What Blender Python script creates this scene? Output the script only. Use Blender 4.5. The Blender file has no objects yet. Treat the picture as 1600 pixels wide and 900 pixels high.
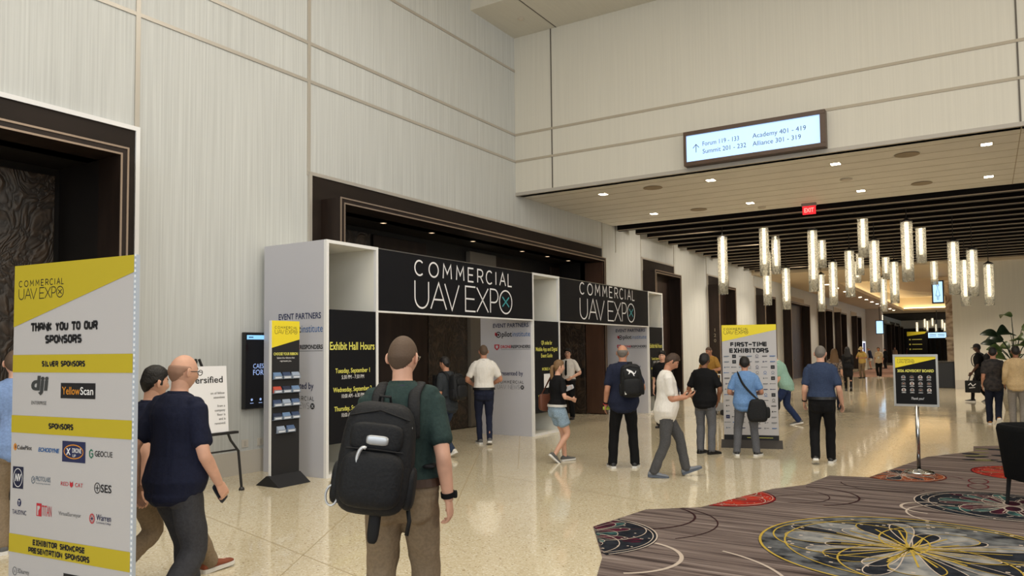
import bpy, bmesh, math, random
from mathutils import Vector, Matrix, noise
random.seed(7)
sc = bpy.context.scene
COL = sc.collection
V = Vector

# ------------------------------------------------------------------ camera
FPX, YAW, PIT, ROLL, PPY, CAMZ = 1180.05, 0.559682, 0.0501776, -0.0106511, 488.85, 1.68
_cy, _sy = math.cos(YAW), math.sin(YAW)
_f = V((-_sy*math.cos(PIT), _cy*math.cos(PIT), math.sin(PIT)))
_r0 = V((_cy, _sy, 0)); _u0 = _r0.cross(_f)
_r = _r0*math.cos(ROLL)+_u0*math.sin(ROLL)
_u = -_r0*math.sin(ROLL)+_u0*math.cos(ROLL)
cd = bpy.data.cameras.new('camera'); cam = bpy.data.objects.new('camera', cd); COL.objects.link(cam)
cd.sensor_width = 36; cd.lens = FPX*36/1600; cd.shift_y = (PPY-450)/1600
cd.clip_end = 400; cd.clip_start = 0.05
m = Matrix((( _r.x, _u.x, -_f.x, 0), (_r.y, _u.y, -_f.y, 0), (_r.z, _u.z, -_f.z, CAMZ), (0, 0, 0, 1)))
cam.matrix_world = m
sc.camera = cam
def ray(x, y): return _f+_r*((x-800)/FPX)-_u*((y-PPY)/FPX)
def on_floor(x, y, z=0.0):
    d = ray(x, y); t = (z-CAMZ)/d.z
    return V((d.x*t, d.y*t, z))
def at_depth(x, y, k): return V((0, 0, CAMZ))+ray(x, y)*k

# ------------------------------------------------------------------ world, lights, exposure
w = bpy.data.worlds.new('world'); sc.world = w; w.use_nodes = True
bg = w.node_tree.nodes['Background']; bg.inputs[0].default_value = (0.90, 0.95, 1.0, 1); bg.inputs[1].default_value = 0.62
sc.view_settings.view_transform = 'Standard'; sc.view_settings.look = 'None'
sc.view_settings.gamma = 1; sc.view_settings.use_curve_mapping = False
sc.view_settings.exposure = 0.0
def area(name, loc, target, sx, sy, power, color, spread=180):
    l = bpy.data.lights.new(name, 'AREA'); l.shape = 'RECTANGLE'; l.size = sx; l.size_y = sy
    l.energy = power; l.color = color; l.spread = math.radians(spread)
    o = bpy.data.objects.new(name, l); COL.objects.link(o); o.location = loc
    o.rotation_euler = (V(target)-V(loc)).to_track_quat('-Z', 'Y').to_euler()
    return o
WARM = (1.0, 0.87, 0.70); SOFTW = (1.0, 0.95, 0.86); COOL = (0.88, 0.94, 1.0)
area('daylight_window', (3, -8, 5.2), (-5, 6, 2.2), 12, 6, 700, COOL)
area('hall_ceiling_light', (-3.0, 4, 9.0), (-3.0, 4, 0), 7, 12, 720, SOFTW)
area('hall_side_light', (7.5, 8, 6.5), (-6, 9, 2), 10, 4, 460, SOFTW)
def spot(name, loc, power, color, angle=90, parent=None, tgt=None, radius=.05):
    l = bpy.data.lights.new(name, 'SPOT'); l.energy = power; l.color = color; l.spot_size = math.radians(angle); l.spot_blend = .7; l.shadow_soft_size = radius
    o = bpy.data.objects.new(name, l); COL.objects.link(o); o.location = loc
    if tgt: o.rotation_euler = (V(tgt)-V(loc)).to_track_quat('-Z', 'Y').to_euler()
    if parent: o.parent = parent
    return o

# ------------------------------------------------------------------ materials
def lin(c):
    c = c/255.0
    return c/12.92 if c <= 0.04045 else ((c+0.055)/1.055)**2.4
def rgb(c): return (lin(c[0]), lin(c[1]), lin(c[2]), 1)
MATS = {}
def M(name, c=(128, 128, 128), rough=0.6, metal=0.0, spec=0.4, emit=0.0, var=0.0, scale=20.0, bump=0.0, stretch=(1, 1, 1), c2=None):
    if name in MATS: return MATS[name]
    mt = bpy.data.materials.new(name); MATS[name] = mt; mt.use_nodes = True
    nt = mt.node_tree; b = nt.nodes['Principled BSDF']
    b.inputs['Base Color'].default_value = rgb(c); b.inputs['Roughness'].default_value = rough
    b.inputs['Metallic'].default_value = metal; b.inputs['Specular IOR Level'].default_value = spec
    if emit:
        b.inputs['Emission Color'].default_value = rgb(c); b.inputs['Emission Strength'].default_value = emit
    if var or bump or c2:
        tc = nt.nodes.new('ShaderNodeTexCoord'); mp = nt.nodes.new('ShaderNodeMapping')
        mp.inputs['Scale'].default_value = stretch
        nz = nt.nodes.new('ShaderNodeTexNoise'); nz.inputs['Scale'].default_value = scale; nz.inputs['Detail'].default_value = 3
        nt.links.new(tc.outputs['Object'], mp.inputs[0]); nt.links.new(mp.outputs[0], nz.inputs['Vector'])
        if var or c2:
            rp = nt.nodes.new('ShaderNodeValToRGB'); a = rgb(c)
            e = rp.color_ramp.elements
            e[0].position = .35; e[1].position = .65
            if c2: e[0].color = a; e[1].color = rgb(c2)
            else:
                e[0].color = tuple(max(0, k*(1-var)) for k in a[:3])+(1,); e[1].color = tuple(min(1, k*(1+var)) for k in a[:3])+(1,)
            nt.links.new(nz.outputs[0], rp.inputs[0]); nt.links.new(rp.outputs[0], b.inputs['Base Color'])
        if bump:
            bp = nt.nodes.new('ShaderNodeBump'); bp.inputs['Strength'].default_value = bump; bp.inputs['Distance'].default_value = 0.01
            nt.links.new(nz.outputs[0], bp.inputs['Height']); nt.links.new(bp.outputs[0], b.inputs['Normal'])
    return mt
def fabric(name, c, var=0.12): return M(name, c, rough=0.85, spec=0.2, var=var, scale=60, bump=0.25)
INK = M('black ink', (28, 28, 32), .6)
WHITE_INK = M('white ink', (235, 235, 238), .6)
NICHE = M('niche liner', (236, 234, 224), .7)
YELLOW = M('yellow print', (190, 172, 42), .55)
LEMON = M('lemon ink', (232, 228, 110), .55)
TEAL_INK = M('teal ink', (70, 165, 175), .55)
NAVY_INK = M('navy ink', (38, 44, 84), .6)
BLUE_INK = M('blue ink', (44, 96, 158), .6)
RED_INK = M('red ink', (186, 44, 58), .6)
GREY_INK = M('grey ink', (110, 112, 116), .6)
ORANGE_INK = M('orange ink', (214, 140, 40), .6)
PANEL_WHITE = M('white sign fabric', (190, 188, 190), .75, spec=.2, var=.02, scale=200)
PANEL_GREY = M('pale fabric panel', (190, 190, 197), .8, spec=.2, var=.02, scale=200)
PANEL_DARK = M('dark panel print', (15, 16, 22), .6, spec=.2)
FRAME_WHITE = M('white aluminium', (232, 232, 232), .35)
BLACK_METAL = M('black metal', (24, 24, 26), .4, spec=.5)
CHROME = M('chrome', (190, 190, 190), .12, metal=1)
STEEL = M('brushed steel', (150, 148, 144), .35, metal=1)
TRIM = M('champagne trim', (186, 180, 170), .35, metal=.35)

# ------------------------------------------------------------------ mesh helpers
class MB:
    def __init__(s): s.v = []; s.f = []; s.m = []; s.mats = []
    def slot(s, mat):
        if mat not in s.mats: s.mats.append(mat)
        return s.mats.index(mat)
    def add(s, vs, fs, mat):
        k = len(s.v); i = s.slot(mat)
        s.v += [tuple(p) for p in vs]
        for f in fs: s.f.append([q+k for q in f]); s.m.append(i)
    def box(s, x0, x1, y0, y1, z0, z1, mat):
        vs = [(x, y, z) for x in (x0, x1) for y in (y0, y1) for z in (z0, z1)]
        s.add(vs, [(0, 1, 3, 2), (4, 6, 7, 5), (0, 4, 5, 1), (2, 3, 7, 6), (0, 2, 6, 4), (1, 5, 7, 3)], mat)
    def quad(s, a, b, c, d, mat): s.add([a, b, c, d], [(0, 1, 2, 3)], mat)
    def tube(s, pts, r, mat, n=8, cap=True):
        pts = [V(p) for p in pts]; rs = r if isinstance(r, (list, tuple)) else [r]*len(pts)
        vs = []; ref = None
        for i, p in enumerate(pts):
            d = (pts[min(i+1, len(pts)-1)]-pts[max(i-1, 0)]).normalized()
            if ref is None:
                ref = d.cross(V((0, 0, 1)) if abs(d.z) < .9 else V((1, 0, 0))).normalized()
            u = (ref-d*ref.dot(d)).normalized(); ref = u; q = d.cross(u)
            for k in range(n):
                a = 2*math.pi*k/n; vs.append(p+u*(rs[i]*math.cos(a))+q*(rs[i]*math.sin(a)))
        fs = []
        for i in range(len(pts)-1):
            for k in range(n):
                fs.append((i*n+k, i*n+(k+1) % n, (i+1)*n+(k+1) % n, (i+1)*n+k))
        if cap: fs.append(tuple(range(n))[::-1]); fs.append(tuple((len(pts)-1)*n+k for k in range(n)))
        s.add(vs, fs, mat)
    def lathe(s, prof, mat, n=16, c=(0, 0, 0), cap=True):
        vs = []
        for r, z in prof:
            for k in range(n):
                a = 2*math.pi*k/n; vs.append((c[0]+r*math.cos(a), c[1]+r*math.sin(a), c[2]+z))
        fs = [(i*n+k, i*n+(k+1) % n, (i+1)*n+(k+1) % n, (i+1)*n+k) for i in range(len(prof)-1) for k in range(n)]
        if cap: fs.append(tuple(range(n))[::-1]); fs.append(tuple((len(prof)-1)*n+k for k in range(n)))
        s.add(vs, fs, mat)
    def sup(s, c, h, mat, e=4.0, n=20, m=12, mat4=None, fn=None):
        """rounded box (superellipsoid) centred at c with half sizes h"""
        def sg(x, p): return math.copysign(abs(x)**p, x)
        vs = []; p = 2.0/e
        for i in range(m+1):
            ph = -math.pi/2+math.pi*i/m
            for k in range(n):
                th = 2*math.pi*k/n
                q = V((h[0]*sg(math.cos(ph), p)*sg(math.cos(th), p), h[1]*sg(math.cos(ph), p)*sg(math.sin(th), p), h[2]*sg(math.sin(ph), p)))
                if fn: q = fn(q)
                q = q+V(c)
                vs.append(mat4 @ q if mat4 else q)
        fs = [(i*n+k, i*n+(k+1) % n, (i+1)*n+(k+1) % n, (i+1)*n+k) for i in range(m) for k in range(n)]
        s.add(vs, fs, mat)
    def prism(s, poly, o, u, v, n, depth, mat):
        o, u, v, n = V(o), V(u), V(v), V(n); k = len(poly)
        a = [o+u*p[0]+v*p[1] for p in poly]; b = [p+n*depth for p in a]
        fs = [tuple(range(k))[::-1], tuple(range(k, 2*k))]+[(i, (i+1) % k, k+(i+1) % k, k+i) for i in range(k)]
        s.add(a+b, fs, mat)
    def build(s, name, parent=None, smooth=False, bevel=0.0, loc=None, matrix=None):
        me = bpy.data.meshes.new(name)
        vs = [matrix @ V(p) for p in s.v] if matrix is not None else s.v
        me.from_pydata(vs, [], s.f)
        for mt in s.mats: me.materials.append(mt)
        me.polygons.foreach_set('material_index', s.m)
        if smooth: me.polygons.foreach_set('use_smooth', [True]*len(me.polygons))
        bm = bmesh.new(); bm.from_mesh(me); bmesh.ops.recalc_face_normals(bm, faces=bm.faces); bm.to_mesh(me); bm.free()
        me.update()
        o = bpy.data.objects.new(name, me); COL.objects.link(o)
        if parent: o.parent = parent
        if loc is not None: o.location = loc
        if bevel:
            b = o.modifiers.new('bevel', 'BEVEL'); b.width = bevel; b.segments = 2; b.limit_method = 'ANGLE'
        return o
def empty(name, loc=(0, 0, 0), rz=0.0):
    o = bpy.data.objects.new(name, None); COL.objects.link(o); o.location = loc; o.rotation_euler = (0, 0, rz)
    o.empty_display_size = .2
    return o
def tag(o, label, cat, group=None):
    o['label'] = label; o['category'] = cat
    if group: o['group'] = group
    return o
def structure(o, label=None):
    o['kind'] = 'structure'
    if label: o['label'] = label
    return o
ORD = ['first', 'second', 'third', 'fourth', 'fifth', 'sixth', 'seventh', 'eighth', 'ninth', 'tenth', 'eleventh', 'twelfth', 'thirteenth', 'fourteenth', 'fifteenth', 'sixteenth', 'seventeenth', 'eighteenth', 'nineteenth', 'twentieth', 'twenty-first', 'twenty-second', 'twenty-third', 'twenty-fourth', 'twenty-fifth', 'twenty-sixth']

# ------------------------------------------------------------------ lettering
_tc = {}
def text_geom(s, bold=0.0):
    k = (s, bold)
    if k in _tc: return _tc[k]
    cu = bpy.data.curves.new('t', 'FONT'); cu.body = s; cu.size = 1; cu.resolution_u = 3; cu.offset = bold
    o = bpy.data.objects.new('t', cu); COL.objects.link(o)
    bpy.context.view_layer.update()
    me = o.to_mesh()
    vs = [(p.co.x, p.co.y) for p in me.vertices]; fs = [tuple(p.vertices) for p in me.polygons]
    o.to_mesh_clear(); bpy.data.objects.remove(o); bpy.data.curves.remove(cu)
    x0 = min([p[0] for p in vs], default=0); x1 = max([p[0] for p in vs], default=1)
    _tc[k] = (vs, fs, x0, x1)
    return _tc[k]
CAPH = max(p[1] for p in text_geom('H')[0])
class Dec:
    """draws print on a plane: o origin, u across, v up, n outwards"""
    def __init__(s, o, u, v, n, off=0.002):
        s.o, s.u, s.v, s.n = V(o), V(u), V(v), V(n); s.mb = MB(); s.off = off
    def P(s, a, b, l=0): return s.o+s.u*a+s.v*b+s.n*(s.off+l*0.0006)
    def rect(s, a0, a1, b0, b1, mat, l=0): s.mb.quad(s.P(a0, b0, l), s.P(a1, b0, l), s.P(a1, b1, l), s.P(a0, b1, l), mat)
    def poly(s, pts, mat, l=0): s.mb.add([s.P(a, b, l) for a, b in pts], [tuple(range(len(pts)))], mat)
    def disc(s, a, b, r, mat, l=0, ry=None, n=20):
        ry = ry or r
        s.poly([(a+r*math.cos(2*math.pi*k/n), b+ry*math.sin(2*math.pi*k/n)) for k in range(n)], mat, l)
    def stroke(s, pts, wd, mat, l=1, closed=False):
        h = wd/2; q = list(pts)
        if closed: q = q+[q[0]]
        N = len(q); L = []; R = []
        for i in range(N):
            if closed: p0 = q[(i-1) % (N-1)]; p1 = q[i % (N-1)]; p2 = q[(i+1) % (N-1)]
            else: p0 = q[max(i-1, 0)]; p1 = q[i]; p2 = q[min(i+1, N-1)]
            def nrm(a, b):
                dx, dy = b[0]-a[0], b[1]-a[1]; k = math.hypot(dx, dy) or 1
                return (-dy/k, dx/k)
            n1 = nrm(p0, p1) if p0 != p1 else nrm(p1, p2); n2 = nrm(p1, p2) if p1 != p2 else n1
            mx, my = n1[0]+n2[0], n1[1]+n2[1]; k = math.hypot(mx, my) or 1; mx /= k; my /= k
            sc_ = min(2.0, 1/max(.35, mx*n1[0]+my*n1[1]))
            L.append((p1[0]+mx*h*sc_, p1[1]+my*h*sc_)); R.append((p1[0]-mx*h*sc_, p1[1]-my*h*sc_))
        vs = [s.P(a, b, l) for a, b in L]+[s.P(a, b, l) for a, b in R]
        s.mb.add(vs, [(i, i+1, N+i+1, N+i) for i in range(N-1)], mat)
    def ring(s, a, b, r, wd, mat, l=1, ry=None, n=24):
        ry = ry or r
        s.stroke([(a+r*math.cos(2*math.pi*k/n), b+ry*math.sin(2*math.pi*k/n)) for k in range(n)], wd, mat, l, True)
    def text(s, t, a, b, h, mat, width=None, align='c', bold=0.0, l=1, skew=0.0):
        vs, fs, x0, x1 = text_geom(t, bold); k = h/CAPH; kx = k if width is None else width/(x1-x0)
        W = (x1-x0)*kx; a0 = {'c': a-W/2, 'l': a, 'r': a-W}[align]
        s.mb.add([s.P(a0+(x-x0)*kx+skew*y*k, b+y*k, l) for x, y in vs], fs, mat)
    def part(s, name):
        if not hasattr(s, 'ps'): s.ps = []; s.mb.nm = None; s.ps.append(s.mb)
        s.mb = MB(); s.mb.nm = name; s.ps.append(s.mb)
    def build(s, name, parent):
        if not hasattr(s, 'ps'): return s.mb.build(name, parent)
        for b in s.ps:
            if b.f: b.build(b.nm or name, parent)

def arcp(cx, cy, rx, ry, a0, a1, n=10):
    return [(cx+rx*math.cos(math.radians(a0+(a1-a0)*i/n)), cy+ry*math.sin(math.radians(a0+(a1-a0)*i/n))) for i in range(n+1)]
GL = {'C': [arcp(.5, .5, .5, .5, 48, 312, 16)], 'O': [arcp(.5, .5, .5, .5, 0, 360, 24)], 'M': [[(0, 0), (.08, 1), (.5, .35), (.92, 1), (1, 0)]],
      'E': [[(1, 1), (0, 1), (0, 0), (1, 0)], [(0, .5), (.9, .5)]], 'R': [[(0, 0), (0, 1), (.5, 1)]+arcp(.5, .73, .45, .27, 90, -90, 8)+[(0, .46)], [(.5, .46), (1, 0)]],
      'I': [[(.5, 0), (.5, 1)]], 'A': [[(0, 0), (.5, 1), (1, 0)], [(.2, .36), (.8, .36)]], 'L': [[(0, 1), (0, 0), (1, 0)]],
      'U': [[(0, 1), (0, .4)]+arcp(.5, .4, .5, .4, 180, 360, 12)+[(1, 1)]], 'V': [[(0, 1), (.5, 0), (1, 1)]], 'X': [[(0, 1), (1, 0)], [(0, 0), (1, 1)]],
      'P': [[(0, 0), (0, 1), (.5, 1)]+arcp(.5, .72, .48, .28, 90, -90, 8)+[(0, .44)]], 'N': [[(0, 0), (0, 1), (1, 0), (1, 1)]],
      'W': [[(0, 1), (.27, 0), (.5, .9), (.73, 0), (1, 1)]], 'S': [arcp(.5, .74, .45, .26, 35, 250, 10)+arcp(.5, .25, .48, .25, 70, -150, 10)]}
def glyph(d, ch, a, b, wd, h, st, mat, l=1):
    for p in GL[ch]: d.stroke([(a+x*wd, b+y*h) for x, y in p], st, mat, l)
L1 = [('C', 0, .08), ('O', .125, .085), ('M', .255, .08), ('M', .385, .075), ('E', .505, .055), ('R', .605, .06), ('C', .70, .075), ('I', .79, .04), ('A', .855, .07), ('L', .955, .045)]
L2 = [('U', 0, .12), ('A', .14, .145), ('V', .27, .14), ('E', .475, .105), ('X', .595, .125), ('P', .745, .09), ('O', .85, .15)]
BL = {'T': [[(0, 1), (1, 1)], [(.5, 1), (.5, 0)]], 'H': [[(0, 0), (0, 1)], [(1, 0), (1, 1)], [(0, .5), (1, .5)]], 'A': [[(0, 0), (0, .8), (.2, 1), (.8, 1), (1, .8), (1, 0)], [(0, .42), (1, .42)]],
      'N': [[(0, 0), (0, 1), (1, 0), (1, 1)]], 'K': [[(0, 0), (0, 1)], [(1, 1), (.15, .5), (1, 0)]], 'Y': [[(0, 1), (.5, .5), (1, 1)], [(.5, .5), (.5, 0)]],
      'O': [[(.2, 0), (0, .2), (0, .8), (.2, 1), (.8, 1), (1, .8), (1, .2), (.8, 0), (.2, 0)]], 'U': [[(0, 1), (0, .2), (.2, 0), (.8, 0), (1, .2), (1, 1)]],
      'R': [[(0, 0), (0, 1), (.8, 1), (1, .85), (1, .6), (.8, .45), (0, .45)], [(.55, .45), (1, 0)]], 'S': [[(1, 1), (.2, 1), (0, .82), (.1, .58), (.9, .42), (1, .2), (.8, 0), (0, 0)]],
      'P': [[(0, 0), (0, 1), (.8, 1), (1, .85), (1, .55), (.8, .4), (0, .4)]], 'I': [[(.5, 0), (.5, 1)]], 'L': [[(0, 1), (0, 0), (1, 0)]], 'V': [[(0, 1), (0, .45), (.5, 0), (1, .45), (1, 1)]],
      'E': [[(1, 1), (0, 1), (0, 0), (1, 0)], [(0, .5), (.85, .5)]], 'X': [[(0, 1), (1, 0)], [(0, 0), (1, 1)]], 'B': [[(0, 0), (0, 1), (.8, 1), (1, .82), (.85, .54), (1, .25), (.8, 0), (0, 0)], [(0, .54), (.85, .54)]],
      'W': [[(0, 1), (.1, 0), (.5, .6), (.9, 0), (1, 1)]], 'C': [[(1, 1), (.2, 1), (0, .8), (0, .2), (.2, 0), (1, 0)]], 'F': [[(0, 0), (0, 1), (1, 1)], [(0, .5), (.85, .5)]], 'M': [[(0, 0), (0, 1), (.5, .45), (1, 1), (1, 0)]], '-': [[(.1, .48), (.9, .48)]]}
def block(d, t, a, b, h, mat, width, st=.29, l=1):
    """heavy squared capitals centred on a, baseline b"""
    def adv(c): return .5 if c == ' ' else (.34 if c == 'I' else (.95 if c in 'MW' else .78))
    gap = .40; tot = sum(adv(c) for c in t)+gap*(len(t)-1); k = (width-st*h*.7)/tot; x = a-width/2+st*h*.35; s2 = st*h; hh = h-s2
    for c in t:
        if c != ' ':
            for p in BL[c]: d.stroke([(x+q[0]*adv(c)*k, b+s2/2+q[1]*hh) for q in p] if len(p) > 2 else [(x+p[0][0]*adv(c)*k-(s2/2 if p[0][1] == p[1][1] else 0), b+s2/2+p[0][1]*hh+(0 if p[0][1] == p[1][1] else (s2/2 if p[0][1] > p[1][1] else -s2/2))), (x+p[1][0]*adv(c)*k+(s2/2*.6 if p[0][1] == p[1][1] else 0), b+s2/2+p[1][1]*hh+(0 if p[0][1] == p[1][1] else (-s2/2 if p[0][1] > p[1][1] else s2/2)))], s2*.95, mat, l)
        x += (adv(c)+gap)*k
def expo_logo(d, a, b, W, mat, xmat, st=None, l=1):
    """two-line logo, lower left corner (a, b), width W, height 0.26 W"""
    H = W*.262; st = st or W*.0085
    for ch, x, wd in L1: glyph(d, ch, a+x*W, b+H*.69, wd*W, H*.31, st, mat, l)
    for ch, x, wd in L2: glyph(d, ch, a+x*W, b, wd*W, H*.57, st, mat, l)
    d.stroke([(a+.885*W, b+H*.17), (a+.965*W, b+H*.41)], st, xmat, l); d.stroke([(a+.885*W, b+H*.41), (a+.965*W, b+H*.17)], st, xmat, l)

# ================================================================== the setting
WX = -8.87          # left wall plane
BX = -8.42          # front of the door boxes
HY = 14.37          # header wall plane
def wall_material(name, c, streak=True, axis='y'):
    mt = M(name, c, .75, spec=.25); nt = mt.node_tree; b = nt.nodes['Principled BSDF']
    tc = nt.nodes.new('ShaderNodeTexCoord'); mp = nt.nodes.new('ShaderNodeMapping')
    mp.inputs['Scale'].default_value = (1, 42, .55) if axis == 'y' else (42, 1, .55)
    nz = nt.nodes.new('ShaderNodeTexNoise'); nz.inputs['Scale'].default_value = 1.0; nz.inputs['Detail'].default_value = 4
    rp = nt.nodes.new('ShaderNodeValToRGB'); a = rgb(c)
    k = .11 if streak else .03
    rp.color_ramp.elements[0].position = .3; rp.color_ramp.elements[1].position = .7
    rp.color_ramp.elements[0].color = tuple(q*(1-k) for q in a[:3])+(1,); rp.color_ramp.elements[1].color = tuple(min(1, q*(1+k)) for q in a[:3])+(1,)
    nt.links.new(tc.outputs['Object'], mp.inputs[0]); nt.links.new(mp.outputs[0], nz.inputs['Vector'])
    nt.links.new(nz.outputs[0], rp.inputs[0]); nt.links.new(rp.outputs[0], b.inputs['Base Color'])
    bp = nt.nodes.new('ShaderNodeBump'); bp.inputs['Strength'].default_value = .25 if streak else .05; bp.inputs['Distance'].default_value = .01
    nt.links.new(nz.outputs[0], bp.inputs['Height']); nt.links.new(bp.outputs[0], b.inputs['Normal'])
    return mt
WALL = wall_material('linen wallcovering', (194, 196, 194))
PLAIN = wall_material('painted wall', (212, 208, 196), False, 'x')
PLANK = M('ceiling planks', (226, 222, 214), .6, var=.03, scale=3)
BROWN = M('dark stained wood', (38, 28, 23), .45, spec=.25, var=.25, scale=6, stretch=(1, 1, .15))
BROWN2 = M('brown frame wood', (38, 30, 25), .6, spec=.2, var=.15, scale=5, stretch=(1, .2, 1))
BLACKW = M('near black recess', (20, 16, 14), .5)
def emboss_material():
    mt = M('embossed bronze panel', (58, 44, 34), .42, spec=.5); nt = mt.node_tree; b = nt.nodes['Principled BSDF']
    tc = nt.nodes.new('ShaderNodeTexCoord'); mp = nt.nodes.new('ShaderNodeMapping'); mp.inputs['Scale'].default_value = (1, 1, .8)
    nz = nt.nodes.new('ShaderNodeTexNoise'); nz.inputs['Scale'].default_value = 2.6; nz.inputs['Distortion'].default_value = 1.6
    wv = nt.nodes.new('ShaderNodeTexVoronoi'); wv.feature = 'DISTANCE_TO_EDGE'; wv.inputs['Scale'].default_value = 3.6
    mx = nt.nodes.new('ShaderNodeVectorMath'); mx.operation = 'ADD'
    nt.links.new(tc.outputs['Object'], mp.inputs[0]); nt.links.new(mp.outputs[0], nz.inputs['Vector'])
    nt.links.new(mp.outputs[0], mx.inputs[0]); nt.links.new(nz.outputs['Color'], mx.inputs[1]); nt.links.new(mx.outputs[0], wv.inputs['Vector'])
    rp = nt.nodes.new('ShaderNodeValToRGB'); rp.color_ramp.elements[0].color = rgb((32, 25, 20)); rp.color_ramp.elements[1].color = rgb((66, 53, 42))
    rp.color_ramp.elements[1].position = .35
    nt.links.new(wv.outputs['Distance'], rp.inputs[0]); nt.links.new(rp.outputs[0], b.inputs['Base Color'])
    bp = nt.nodes.new('ShaderNodeBump'); bp.inputs['Strength'].default_value = .7; bp.inputs['Distance'].default_value = .03
    nt.links.new(wv.outputs['Distance'], bp.inputs['Height']); nt.links.new(bp.outputs[0], b.inputs['Normal'])
    return mt
EMBOSS = emboss_material()

# ---- floor
def terrazzo():
    mt = M('polished terrazzo', (206, 190, 158), .08, spec=.6); nt = mt.node_tree; b = nt.nodes['Principled BSDF']
    tc = nt.nodes.new('ShaderNodeTexCoord'); L = nt.links
    v1 = nt.nodes.new('ShaderNodeTexVoronoi'); v1.inputs['Scale'].default_value = 75
    L.new(tc.outputs['Object'], v1.inputs['Vector'])
    rp = nt.nodes.new('ShaderNodeValToRGB'); rp.color_ramp.interpolation = 'CONSTANT'
    e = rp.color_ramp.elements; e[0].color = rgb((216, 202, 172)); e[1].position = .42; e[1].color = rgb((222, 210, 182))
    for p, c in ((.74, (208, 192, 160)), (.86, (234, 226, 204)), (.965, (176, 158, 126))):
        q = e.new(p); q.color = rgb(c)
    sep = nt.nodes.new('ShaderNodeSeparateColor'); L.new(v1.outputs['Color'], sep.inputs[0]); L.new(sep.outputs[0], rp.inputs[0])
    nz = nt.nodes.new('ShaderNodeTexNoise'); nz.inputs['Scale'].default_value = .7; L.new(tc.outputs['Object'], nz.inputs['Vector'])
    mx = nt.nodes.new('ShaderNodeMix'); mx.data_type = 'RGBA'; mx.blend_type = 'MULTIPLY'; mx.inputs[0].default_value = .25
    rp2 = nt.nodes.new('ShaderNodeValToRGB'); rp2.color_ramp.elements[0].color = (.7, .7, .7, 1); rp2.color_ramp.elements[0].position = .3; rp2.color_ramp.elements[1].position = .7
    L.new(nz.outputs[0], rp2.inputs[0]); L.new(rp.outputs[0], mx.inputs[6]); L.new(rp2.outputs[0], mx.inputs[7]); L.new(mx.outputs[2], b.inputs['Base Color'])
    n2 = nt.nodes.new('ShaderNodeTexNoise'); n2.inputs['Scale'].default_value = .9; n2.inputs['Detail'].default_value = 1; L.new(tc.outputs['Object'], n2.inputs['Vector'])
    bp = nt.nodes.new('ShaderNodeBump'); bp.inputs['Strength'].default_value = .12; bp.inputs['Distance'].default_value = .03
    L.new(n2.outputs[0], bp.inputs['Height']); L.new(bp.outputs[0], b.inputs['Normal'])
    return mt
TERR = terrazzo()
JOINT = M('floor joint', (176, 158, 124), .35)
fl = MB(); fl.box(-12, 14, -12, 132, -.2, 0, TERR)
fo = structure(fl.build('floor'))
jt = MB()
def jline(p, q, w_=.009):
    p, q = V(p), V(q); d = (q-p).normalized(); n = V((-d.y, d.x, 0))*w_/2; z = V((0, 0, .0006))
    jt.quad(p-n+z, q-n+z, q+n+z, p+n+z, JOINT)
dA = V((2.18, -.59, 0)).normalized(); dB = V((-.81, 1.34, 0)).normalized()
for c in ((-6.2, 4.83), (-6.9, 11.2), (-4.6, 8.3)):
    c = V((c[0], c[1], 0)); jline(c-dA*1.9, c+dA*3.2)
for c in ((-5.2, 5.0), (-6.1, 8.6), (-6.9, 11.2), (-4.3, 12.0)):
    c = V((c[0], c[1], 0)); jline(c-dB*2.2, c+dB*2.2)
jline((-8.5, 19.2, 0), (-1, 19.2, 0)); jline((-8.5, 27, 0), (-1.5, 27, 0)); jline((-6.2, 19.2, 0), (-6.2, 60, 0)); jline((-3.4, 14, 0), (-3.4, 60, 0))
jt.build('floor_joint', fo)

# ---- left wall, made of piers and lintels around two deep door recesses
P1 = (-1.6, 4.94); P2 = (8.55, 18.02)
wl = MB()
def wpiece(y0, y1, z0, z1): wl.box(WX-.25, WX, y0, y1, z0, z1, WALL)
wpiece(-12, P1[0], 0, 9.4); wpiece(P1[0], P1[1], 4.0, 9.4); wpiece(P1[1], P2[0], 0, 9.4); wpiece(P2[0], P2[1], 4.0, 9.4); wpiece(P2[1], 132, 0, 5.75); wpiece(P2[1], 20, 5.75, 9.4)
structure(wl.build('wall_left'))
TR = MB()
for y in (5.36, 8.18): TR.box(WX, WX+.018, y, y+.06, 4.45, 9.3, TRIM)
for z in (5.92, 6.53, 8.0): TR.box(WX, WX+.016, -12, HY, z, z+.05, TRIM)
for y in (18.85, 19.75, 21.6, 24.5, 28.0, 30.9, 34.9, 37.6): TR.box(WX, WX+.012, y, y+.03, 4.45, 5.7, TRIM)
structure(TR.build('trim_1'))
bb = MB()
for a, b_ in ((4.98, 8.3), (18.3, 21.6), (24.4, 28.0), (30.8, 34.9), (37.6, 40.3), (45.8, 50), (53.2, 56), (59.2, 63.8), (66.8, 82)):
    bb.box(WX, WX+.02, a, b_, 0, .32, M('baseboard stone', (196, 190, 180), .45))
structure(bb.build('baseboard_left'))

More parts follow.
